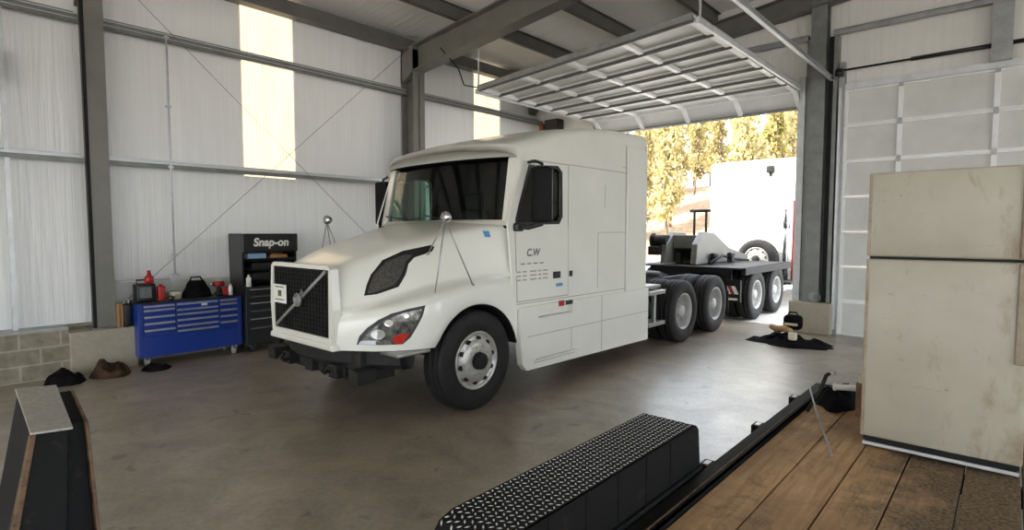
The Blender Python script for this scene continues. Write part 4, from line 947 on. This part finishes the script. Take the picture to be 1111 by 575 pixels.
# tall black tool cabinet
bc = thing('tool_cabinet', 'tall black tool cabinet with raised lettered hutch between blue chest and truck', 'tool cabinet', (-8.8, 3.98, 0))
x0, x1, y0, y1 = -9.1, -8.52, 3.60, 4.46
mb = MB(); mb.box(x0, x1-.02, y0, y1, .12, 1.0, 0, .008); mb.build('body', 'drawer_dark', bc)
mb = MB(); mb.box(x0, x0+.02, y0, y1, 1.0, 1.80); mb.box(x0, x1-.12, y0, y0+.02, 1.0, 1.80); mb.box(x0, x1-.12, y1-.02, y1, 1.0, 1.80); mb.box(x0, x1-.10, y0, y1, 1.78, 1.80); mb.box(x1-.12, x1-.07, y0, y1, 1.52, 1.80, 0, .008); mb.box(x0+.02, x1-.15, y0+.02, y1-.02, 1.40, 1.42)
for z in (1.10, 1.25): mb.box(x0+.02, x1-.12, y0+.15, y1-.05, z, z+.10, 0, .004)
hut = mb.build('hutch', 'drawer_dark', bc)
mb = MB(); b2 = text_mesh('Snap-on', .17, .001, .15, .006); mb.merge(on_side(b2, (y0+y1)/2+.0, 1.665, x1-.068), 0, False); mb.build('lettering', 'sticker', hut)
for i, (za, zb) in enumerate(((.88, .98), (.78, .87), (.66, .77), (.54, .65), (.40, .53), (.15, .39))):
    mb = MB(); mb.box(x1-.02, x1, y0+.03, y1-.03, za, zb, 0, .004); dr = mb.build('drawer', 'drawer_dark', bc); mb = MB(); mb.box(x1, x1+.014, y0+.05, y1-.05, zb-.028, zb-.012, 0, .003); mb.build('drawer_pull', 'alu_trim' if i in (0, 2, 4) else 'ink', dr)
for (x, y) in ((x0+.08, y0+.1), (x0+.08, y1-.1), (x1-.08, y0+.1), (x1-.08, y1-.1)):
    mb = MB(); mb.cyl((x, y-.025, .055), (x, y+.025, .055), .055, 0, 18); mb.box(x-.03, x+.03, y-.034, y-.027, .045, .12, 1); mb.box(x-.03, x+.03, y+.027, y+.034, .045, .12, 1); mb.build('caster', ['rubber', 'chrome'], bc)
mb = MB(); mb.box(-8.90, -8.66, 3.70, 3.98, 1.421, 1.50, 0, .01); tag(mb.build('plastic_case', 'light_blue'), 'pale blue case on the upper shelf of the black cabinet', 'case')
mb = MB(); mb.box(-8.86, -8.70, 4.06, 4.34, 1.421, 1.47, 0, .006); mb.cyl((-8.78, 4.1, 1.485), (-8.78, 4.3, 1.485), .016, 0, 8); tag(mb.build('tool_tray', 'cardboard'), 'tan tray beside the blue case in the black cabinet', 'tray')
mb = MB(); mb.lathe([(0, 0), (0, .035), (.13, .035), (.15, .015), (.18, .015), (.18, 0)], (-8.62, 3.68, 1.001), 'z', 0, 16); tag(mb.build('spray_can', 'sticker'), 'white can on the ledge of the black cabinet', 'can')
# rags on the floor by the pier
lump('rag_pile', 'black rag heap on the floor at left end of the dirty pile', 'rags', (-8.56, 1.42, .001), .27, .22, .20, 'cloth_black', 3, 24, .15)
lump('dirty_coveralls', 'dirty brown coveralls crumpled on floor below the concrete pier', 'clothes', (-8.58, 1.89, .001), .26, .245, .21, 'cloth_brown', 5, 24, .15)
lump('rag', 'flat black rag on the floor under blue chest corner', 'rag', (-8.475, 2.37, .001), .165, .225, .10, 'cloth_black', 9, 24, .2)
# black upright steel ramp at lower left
rp = thing('steel_ramp', 'black steel ramp end with worn grey top at lower left corner', 'ramp', (-2.3, .4, 0))
def rl(p0, p1, z):                       # point on an edge p0 (top) -> p1 (floor) at height z
    t = (p0[2]-z)/(p0[2]-p1[2]); return tuple(p0[i]+(p1[i]-p0[i])*t for i in range(3))
FL, NL = ((-2.62, .30, 1.28), (-2.62, .06, 0)), ((-2.35, .30, 1.195), (-1.90, -.01, 0))
FR_, NR = ((-2.62, .40, 1.27), (-2.62, .40, 0)), ((-2.35, .392, 1.185), (-1.90, .26, 0))
mb = MB(); mb.hexa([FL[1], FL[0], FR_[1], FR_[0], NL[1], NL[0], NR[1], NR[0]], 0, .004); mb.build('body', 'black_steel', rp)
mb = MB(); q = .008; mb.hexa([(-2.63, .294, 1.281), (-2.63, .294, 1.289), (-2.63, .41, 1.271), (-2.63, .41, 1.279), (-2.335, .292, 1.192), (-2.335, .292, 1.20), (-2.335, .402, 1.182), (-2.335, .402, 1.19)], 0, .002); mb.build('top_plate', 'ramp_top', rp)
mb = MB(); mb.hexa([(-2.60, .40, 0), (-2.60, .405, 1.255), (-2.60, .45, 0), (-2.60, .445, 1.255), (-1.98, .26, 0), (-2.40, .385, 1.185), (-1.98, .42, 0), (-2.40, .44, 1.185)], 0); mb.build('web', 'black_steel', rp)
mb = MB(); mb.hexa([(-2.60, .448, 0), (-2.60, .446, 1.255), (-2.60, .458, 0), (-2.60, .455, 1.255), (-1.90, .418, 0), (-2.37, .442, 1.187), (-1.90, .43, 0), (-2.37, .452, 1.187)], 0, .002); mb.build('flange', 'rust', rp)
mb = MB(); mb.hexa([(-1.93, -.02, 0), (-2.37, .292, 1.19), (-1.93, 0, 0), (-2.37, .306, 1.19), (-1.89, -.015, 0), (-2.343, .293, 1.19), (-1.89, .012, 0), (-2.343, .309, 1.19)], 0, .003); mb.build('rusty_edge', 'rust', rp)

# ================================================================== FLATBED TRAILER
DK = .52
trl = thing('flatbed_trailer', 'low flatbed trailer with wooden deck, black rail and tread-plate fender', 'trailer', (0, 1.5, 0))
bx = [-1.11, -.872, -.632, -.405, -.148, .085, .32, .56, .80, 1.05]
for a, b in zip(bx, bx[1:]):
    mb = MB(); mb.box(a+.004, b-.004, -2.4, 5.22, DK-.045, DK+random.uniform(-.004, .0), 0, .003); mb.build('deck_board', 'plank', trl)
mb = MB()
for a, b in ((-1.215, -1.115), (1.055, 1.155)):
    mb.box(a, b, -2.4, 5.3, DK+.012, DK+.022); mb.box(a if a < 0 else b-.01, a+.01 if a < 0 else b, -2.4, 5.3, DK-.16, DK+.02); mb.box(a, b, -2.4, 5.3, DK-.16, DK-.15)
    mb.box((b-.012) if a < 0 else a, b if a < 0 else a+.012, -2.4, 5.3, DK-.05, DK+.022)
mb.box(-1.2, 1.14, 5.23, 5.31, DK-.16, DK+.02); mb.box(-1.2, 1.14, -2.48, -2.4, DK-.16, DK+.02)
for y in (-1.6, -.8, 0, .8, 1.6, 2.4, 3.2, 4.0, 4.8): mb.box(-1.2, 1.14, y-.03, y+.03, DK-.15, DK-.05)
mb.build('frame', 'black_steel', trl)
mb = MB()
mb.bm.free()
for y in (3.05, 3.9, 4.75):
    mb = MB(); mb.box(-1.27, -1.215, y-.05, y+.05, DK-.12, DK+.02); mb.box(-1.255, -1.225, y-.03, y+.03, DK+.02, DK+.024, 1)
    mb.build('stake_pocket', ['black_steel', 'aluminium'], trl)
mb = MB(); mb.box(-1.15, -1.142, 1.0, 5.1, DK+.022, DK+.026); mb.build('rub_strip', 'rust', trl)
# fender : plan X -1.56..-1.25, side profile along Y
def fender(sg):
    mb = MB(); xi, xo = sg*1.245, sg*1.55
    prof = [(1.24, .40), (1.255, .60), (1.285, .72), (1.335, .778), (1.40, .797), (2.88, .80), (2.905, .79), (2.935, .76), (2.975, .44)]
    P = [[(xi, y, z), (xo, y, z)] for y, z in prof]
    for (a, b) in zip(prof, prof[1:]):
        mb.hexa([(min(xi, xo), a[0], a[1]-.006), (min(xi, xo), a[0], a[1]), (min(xi, xo), b[0], b[1]-.006), (min(xi, xo), b[0], b[1]), (max(xi, xo), a[0], a[1]-.006), (max(xi, xo), a[0], a[1]), (max(xi, xo), b[0], b[1]-.006), (max(xi, xo), b[0], b[1])], 0)
    side = prof + [(2.9, .40), (1.3, .40)]
    mb.prism(side, 'x', xi-sg*.0, xi+sg*.006, 0)
    for y in (1.6, 1.85, 2.1, 2.35, 2.6): mb.box(xi-sg*.004, xi, y-.005, y+.005, .56, .785, 0)
    mb.box(xi-sg*.02, xi, 1.26, 2.96, .50, .56, 0, .004)
    # tread plate lozenges
    nx, ny = 11, 64
    for i in range(nx):
        for j in range(ny):
            y = 1.33+j*.0273+(.0137 if i % 2 else 0); x_ = min(xi, xo)+.016+i*.0272
            z = interp(prof, y)
            if y > 2.88: continue
            a = R(45 if (i+j) % 2 else -45); ca, sa = math.cos(a), math.sin(a); l, w = .0115, .004
            sl = (interp(prof, y+.01)-interp(prof, y-.01))/.02
            pts = [(l, 0), (0, w), (-l, 0), (0, -w)]
            tops = []
            for (p, q) in pts:
                dx, dy = p*ca-q*sa, p*sa+q*ca; tops.append(mb.bm.verts.new((x_+dx, y+dy, z+dy*sl+.0005)))
            cen = mb.bm.verts.new((x_, y, z+.0035))
            for k2 in range(4): fc = mb.bm.faces.new((tops[k2], tops[(k2+1) % 4], cen)); fc.material_index = 1
    o = mb.build('fender', ['black_steel', 'galv_light', 'rust'], trl)
    return o
fender(-1); fender(1)
for sg in (1, -1):
    for y in (1.55, 2.42):
        r_ = .355; mb = MB(); o_ = sg*1.40
        mb.lathe([(sg*a, b) for a, b in [(-.08, .195), (.09, .195), (.085, .18), (.03, .17), (.04, .10), (.07, .05), (.07, 0)]], (o_, y, r_), 'x', 0, 32); w_ = mb.build('wheel', 'rim_steel', trl)
        mb = MB(); mb.lathe(tyre_prof(.2, r_, .195), (o_, y, r_), 'x', 0, 40); mb.build('tire', 'rubber', w_)
for y in (1.55, 2.42):
    mb = MB(); mb.box(-1.3, 1.3, y-.03, y+.03, .32, .38); mb.build('axle', 'black_steel', trl)
# knot-hole stain on deck is in the material; a strap, bar and rod lie on deck
lump('strap_bundle', 'black tie-down straps bundled at the far end of the trailer deck', 'straps', (-.95, 4.84, DK+.004), .155, .28, .17, 'cloth_black', 12)
t = thing('pry_bar', 'dark bar leaning over the deck rail by the black straps', 'bar', (-1.1, 4.4, DK))
mb = MB(); mb.tube([(-1.06, 4.38, DK+.03), (-.99, 4.42, .70), (-.955, 4.44, .82), (-.93, 4.47, .84)], .014, 0, 8); mb.build('shaft', 'chassis', t)
mb = MB(); mb.box(-.955, -.905, 4.45, 4.49, .825, .85, 0, .006); mb.build('claw', 'aluminium', t)
mb = MB(); mb.tube([(-1.09, 4.55, DK+.175), (-.955, 4.20, DK+.09), (-.75, 3.68, DK+.012)], .0065, 0, 8); mb.cyl((-.76, 3.70, DK+.014), (-.745, 3.66, DK+.012), .009, 0, 8); tag(mb.build('metal_rod', 'galv'), 'thin silver rod leaning from the straps onto the wooden deck', 'rod')
mb = MB(); bpy.context.view_layer.update(); sb_ = bpy.data.objects['strap_bundle']; pz = max([(sb_.location+v.co).z for v in sb_.data.vertices if -1.0 < (sb_.location+v.co).x < -.79 and 4.58 < (sb_.location+v.co).y < 4.84])+.03; mb.cyl((-.94, 4.68, pz), (-.815, 4.74, pz), .022, 0, 14); mb.cyl((-.94, 4.68, pz), (-.955, 4.672, pz), .028, 0, 14); tag(mb.build('pipe', 'sticker'), 'short white pipe lying on the black straps', 'pipe')
t = thing('wooden_block', 'brown and pale upright block on the deck behind fridge left edge', 'block', (-.74, 4.66, DK)); mb = MB(); mb.box(-.80, -.668, 4.60, 4.72, DK, DK+.24, 0, .006); mb.build('body', 'brown_wood', t); mb = MB(); mb.box(-.79, -.668, 4.60, 4.72, DK+.24, DK+.31, 0, .01); mb.build('top_pad', 'pale_block', t)

# ================================================================== FRIDGE
fr = thing('fridge', 'old cream two-door fridge with rust stains standing on the wooden deck', 'fridge', (-.27, 4.3, DK))
fx0, fx1, fy = -.655, .085, 3.962
mb = MB(); mb.box(fx0+.004, fx1-.004, fy+.075, fy+.70, DK+.045, DK+1.665, 0, .008); mb.build('body', 'fridge', fr)
mb = MB(); mb.box(fx0, fx1, fy, fy+.07, DK+1.175, DK+1.672, 0, .012, None, 3); fd = mb.build('freezer_door', 'fridge', fr)
mb = MB(); mb.box(fx0, fx1, fy, fy+.07, DK+.075, DK+1.160, 0, .012, None, 3); dd = mb.build('fridge_door', 'fridge', fr)
mb = MB(); mb.box(fx0+.01, fx1-.01, fy+.02, fy+.075, DK+1.155, DK+1.18, 0); mb.build('door_gasket', 'black_dull', fr)
for p, z0, z1 in ((fd, 1.18, 1.668), (dd, .08, 1.156)):
    mb = MB(); mb.box(fx0-.002, fx0+.016, fy-.003, fy+.066, DK+z0, DK+z1, 0, .003); mb.build('edge_trim', 'stain_trim', p)
    mb = MB(); mb.box(fx1-.055, fx1-.004, fy-.018, fy+.002, DK+(z0 if p is fd else .62), DK+z1, 0, .008, None, 3); mb.build('handle', 'stain_trim', p)
mb = MB(); mb.box(fx0+.02, fx1-.02, fy+.03, fy+.6, DK+.018, DK+.048, 1); mb.box(fx0+.01, fx1-.01, fy+.004, fy+.02, DK+.02, DK+.04, 0, .004); mb.box(fx0+.01, fx1-.01, fy+.02, fy+.05, DK+.048, DK+.07, 1)
mb.build('base_grille', ['galv_light', 'black_dull'], fr)
for (x, y) in ((fx0+.06, fy+.12), (fx1-.06, fy+.12), (fx0+.06, fy+.6), (fx1-.06, fy+.6)):
    mb = MB(); mb.cyl((x, y, DK), (x, y, DK+.05), .02, 0); mb.build('foot', 'black_dull', fr)

# ================================================================== THINGS BY THE DOOR POST
lump('jacket', 'black jacket and tarp heap on the floor below the door post pier', 'jacket', (-2.66, 9.86, .001), .80, .46, .16, 'cloth_black', 21, 30)
bpy.context.view_layer.update()
jb = bpy.data.objects['jacket']; _v = [jb.location+v.co for v in jb.data.vertices]
def jz(x, y, r): return max([v.z for v in _v if abs(v.x-x) < r and abs(v.y-y) < r]+[0])
t = thing('tool_belt', 'tan leather tool belt lying over the black heap near door post', 'belt', (-2.7, 9.78, .12))
mb = MB(); mb.tube([(x, y, jz(x, y, .12)+.07) for x, y in ((-2.98, 9.90), (-2.85, 9.79), (-2.72, 9.70), (-2.60, 9.62))], .05, 0, 8, True, [.045, .06, .055, .04]); mb.build('strap', 'tan', t); mb = MB(); z_ = jz(-2.56, 9.58, .12)+.012; mb.box(-2.62, -2.50, 9.53, 9.63, z_, z_+.12, 0, .02, None, 3); mb.build('pouch', 'pale_block', t)
t = thing('duffel_bag', 'small black bag on the dark heap in front of the pier', 'bag', (-2.72, 10.1, .1))
zb = max(jz(-2.8, 10.14, .2), jz(-2.62, 10.14, .2))+.004
mb = MB(); mb.box(-2.84, -2.56, 10.0, 10.22, zb, zb+.25, 0, .07, None, 4); mb.build('body', 'cloth_black', t); mb = MB(); mb.box(-2.80, -2.60, 9.99, 10.005, zb+.08, zb+.12, 0, .004); mb.build('band', 'pale_block', t); mb = MB(); mb.tube([(-2.78, 10.1, zb+.23), (-2.76, 10.1, zb+.29), (-2.65, 10.1, zb+.29), (-2.62, 10.1, zb+.23)], .014, 0, 8); mb.build('handle', 'cloth_black', t)
mb = MB()
for i in range(4): mb.torus((-2.60+.01*i, 10.93+.0*i, .665), .085-.008*i, .012, 'y', 0, 24, 6)
tag(mb.build('hose_coil', 'galv'), 'grey coil of hose leaning on top of the door post pier', 'hose')
for o in [bpy.data.objects['hose_coil']]: o.location.y += .06; o.location.z += -.0

# ================================================================== OUTSIDE
mb = MB(); mb.box(-60, 60, YD+.3, 31, -.3, -.015); mb.box(-60, XL-.25, -50, YD+.3, -.3, -.015); mb.box(XR+.2, 60, -50, YD+.3, -.3, -.015); mb.box(XL-.25, XR+.2, -50, YB, -.3, -.015)
struct(mb, 'ground', 'gravel', 'pale gravel yard outside the open door', 'ground')
mb = MB(); P = []
def hill_z(x, y):
    t = max(0, y-30); return -.02 + min(6.0, t*.36) + (.5*noise.noise(Vector((x*.12, y*.12, 0))) + .25*noise.noise(Vector((x*.5, y*.5, 3))))*min(1, t/3)
for j in range(46):
    y = 30+j; P.append([(x, y, hill_z(x, y)) for x in range(-60, 22, 1)])
mb.grid(P, 0, True, True); o = struct(mb, 'hillside', 'litter', 'wooded bank covered in dry leaves beyond the yard', 'hill')
def tree_proto(seed, h, leafm, nleaf, spread, leafsize=.11):
    rnd = random.Random(seed); mb = MB(); tips = []
    trunk = []; x = y = 0
    for i in range(7):
        trunk.append((x, y, -.3+h*i/6)); x += rnd.uniform(-.12, .12)*h*.15; y += rnd.uniform(-.12, .12)*h*.15
    r0 = h*.014
    mb.tube(trunk, r0, 0, 7, True, [r0*(1-.13*i) for i in range(7)])
    for i in range(22):
        q = rnd.uniform(.18, .98); k_ = min(5, int(q*6)); p = Vector(trunk[k_]).lerp(Vector(trunk[k_+1]), q*6-k_)
        a = rnd.uniform(0, 2*PI); L = h*spread*rnd.uniform(.5, 1)*(1.15-q*.75); d = Vector((math.cos(a), math.sin(a), rnd.uniform(.1, .8))).normalized()
        pts = [p, p+d*L*.5+Vector((0, 0, L*.05)), p+d*L+Vector((0, 0, L*.15))]
        mb.tube(pts, .02, 0, 4, False, [r0*.4, r0*.25, r0*.1]); tips.append((p, pts[1], pts[2]))
        for _ in range(2):
            d2_ = (d+Vector((rnd.uniform(-.8, .8), rnd.uniform(-.8, .8), rnd.uniform(-.3, .6)))).normalized(); e = pts[1]+d2_*L*.45; mb.tube([pts[1], e], .01, 0, 3, False, [r0*.18, r0*.06]); tips.append((pts[1], pts[1].lerp(e, .5), e))
    lv = MB()
    for _ in range(nleaf):
        a, b, c = rnd.choice(tips); p = b.lerp(c, rnd.random())+Vector((rnd.gauss(0, .24), rnd.gauss(0, .24), rnd.gauss(0, .24)))
        s_ = leafsize*rnd.uniform(.6, 1.5); n = Vector((rnd.gauss(0, 1), rnd.gauss(0, 1), rnd.gauss(0, 1))).normalized(); t1 = n.orthogonal().normalized()*s_; t2 = n.cross(t1)*.7
        fc = lv.bm.faces.new([lv.bm.verts.new(p+v) for v in (t1, t2, -t1, -t2)])
    return mb, lv, leafm
protos = []
TL = ['tall slim tree with yellow leaves on the bank beyond the yard', 'slim tree with sparse dry tan leaves on the bank beyond the yard', 'low bush with yellow-green leaves among the trees on the bank']
def spawn(i, kind, x, y, sc, rz):
    if i < 0: return
for idx, (h, lm, nl, spd, nm) in enumerate(((7.6, 'leaf_yellow', 4000, .175, 'tree'), (8, 'leaf_brown', 3400, .175, 'tree'), (2.6, 'leaf_green', 1800, .42, 'bush'))):
    for var in range(2):
        a, b, lm_ = tree_proto(100+idx*10+var, h, lm, nl, spd, .12 if idx < 2 else .085); root = thing(nm, TL[idx], nm, (0, 0, 0), ['yellow trees on the bank', 'tan trees on the bank', 'bushes on the bank'][idx])
        a.build('trunk', 'bark', root); o = b.build('foliage', lm_, root); protos.append([root, False])
rnd = random.Random(5)
spots = []
for i in range(900):
    kind = rnd.choice((0, 0, 1, 1, 1, 2, 2)); y = rnd.uniform(31.5, 54) if kind < 2 else rnd.uniform(30.5, 48); fr_ = rnd.uniform(-.05, 1.12)
    x = (-.70+.40*fr_)*y*.98
    if any((x-x2)**2+(y-y2)**2 < (3.1 if kind < 2 and k2 < 2 else 2.55)**2 for k2, x2, y2 in spots): continue
    spots.append((kind, x, y))
for kind, x, y in spots:
    pi_ = kind*2+rnd.randint(0, 1); root, used = protos[pi_]
    if not used: o = root; protos[pi_][1] = True
    else: o = copy_tree(root)
    o.location = (x, y, hill_z(x, y)-.05); o.rotation_euler.z = rnd.uniform(0, 6.28); s_ = rnd.uniform(.8, 1.1); o.scale = (s_, s_, s_*rnd.uniform(1.15, 1.35))
for root, used in protos:
    if not used:
        for o in sub(root, []): bpy.data.objects.remove(o)

# ================================================================== LIGHT
w = bpy.data.worlds.new('sky'); S.world = w; w.use_nodes = True; nt = w.node_tree; bg = nt.nodes['Background']
sky = nt.nodes.new('ShaderNodeTexSky'); sky.sky_type = 'NISHITA'; sky.sun_disc = False; sky.sun_elevation = R(38); sky.sun_rotation = R(232); sky.air_density = 1.0; sky.dust_density = 3.0; sky.ozone_density = 1
mx = nt.nodes.new('ShaderNodeMix'); mx.data_type = 'RGBA'; mx.inputs[0].default_value = .75; mx.inputs[7].default_value = (5.6, 6.0, 6.5, 1)
nt.links.new(sky.outputs[0], mx.inputs[6]); nt.links.new(mx.outputs[2], bg.inputs['Color']); bg.inputs['Strength'].default_value = .30
sl = bpy.data.lights.new('sun', 'SUN'); so = bpy.data.objects.new('sun', sl); COL.objects.link(so); sl.energy = 4.5; sl.angle = R(1.0); sl.color = (1, .96, .89)
sd = Vector((-.80, -.60, .78)).normalized(); so.rotation_euler = sd.to_track_quat('Z', 'Y').to_euler(); so.location = (-20, -20, 30)
vs = S.view_settings; vs.view_transform = 'Standard'; vs.look = 'None'; vs.gamma = 1; vs.exposure = 1.9; vs.use_curve_mapping = False
S.cycles.use_denoising = True; S.cycles.max_bounces = 8; S.cycles.diffuse_bounces = 5; S.cycles.transparent_max_bounces = 12; S.cycles.caustics_reflective = False; S.cycles.caustics_refractive = False
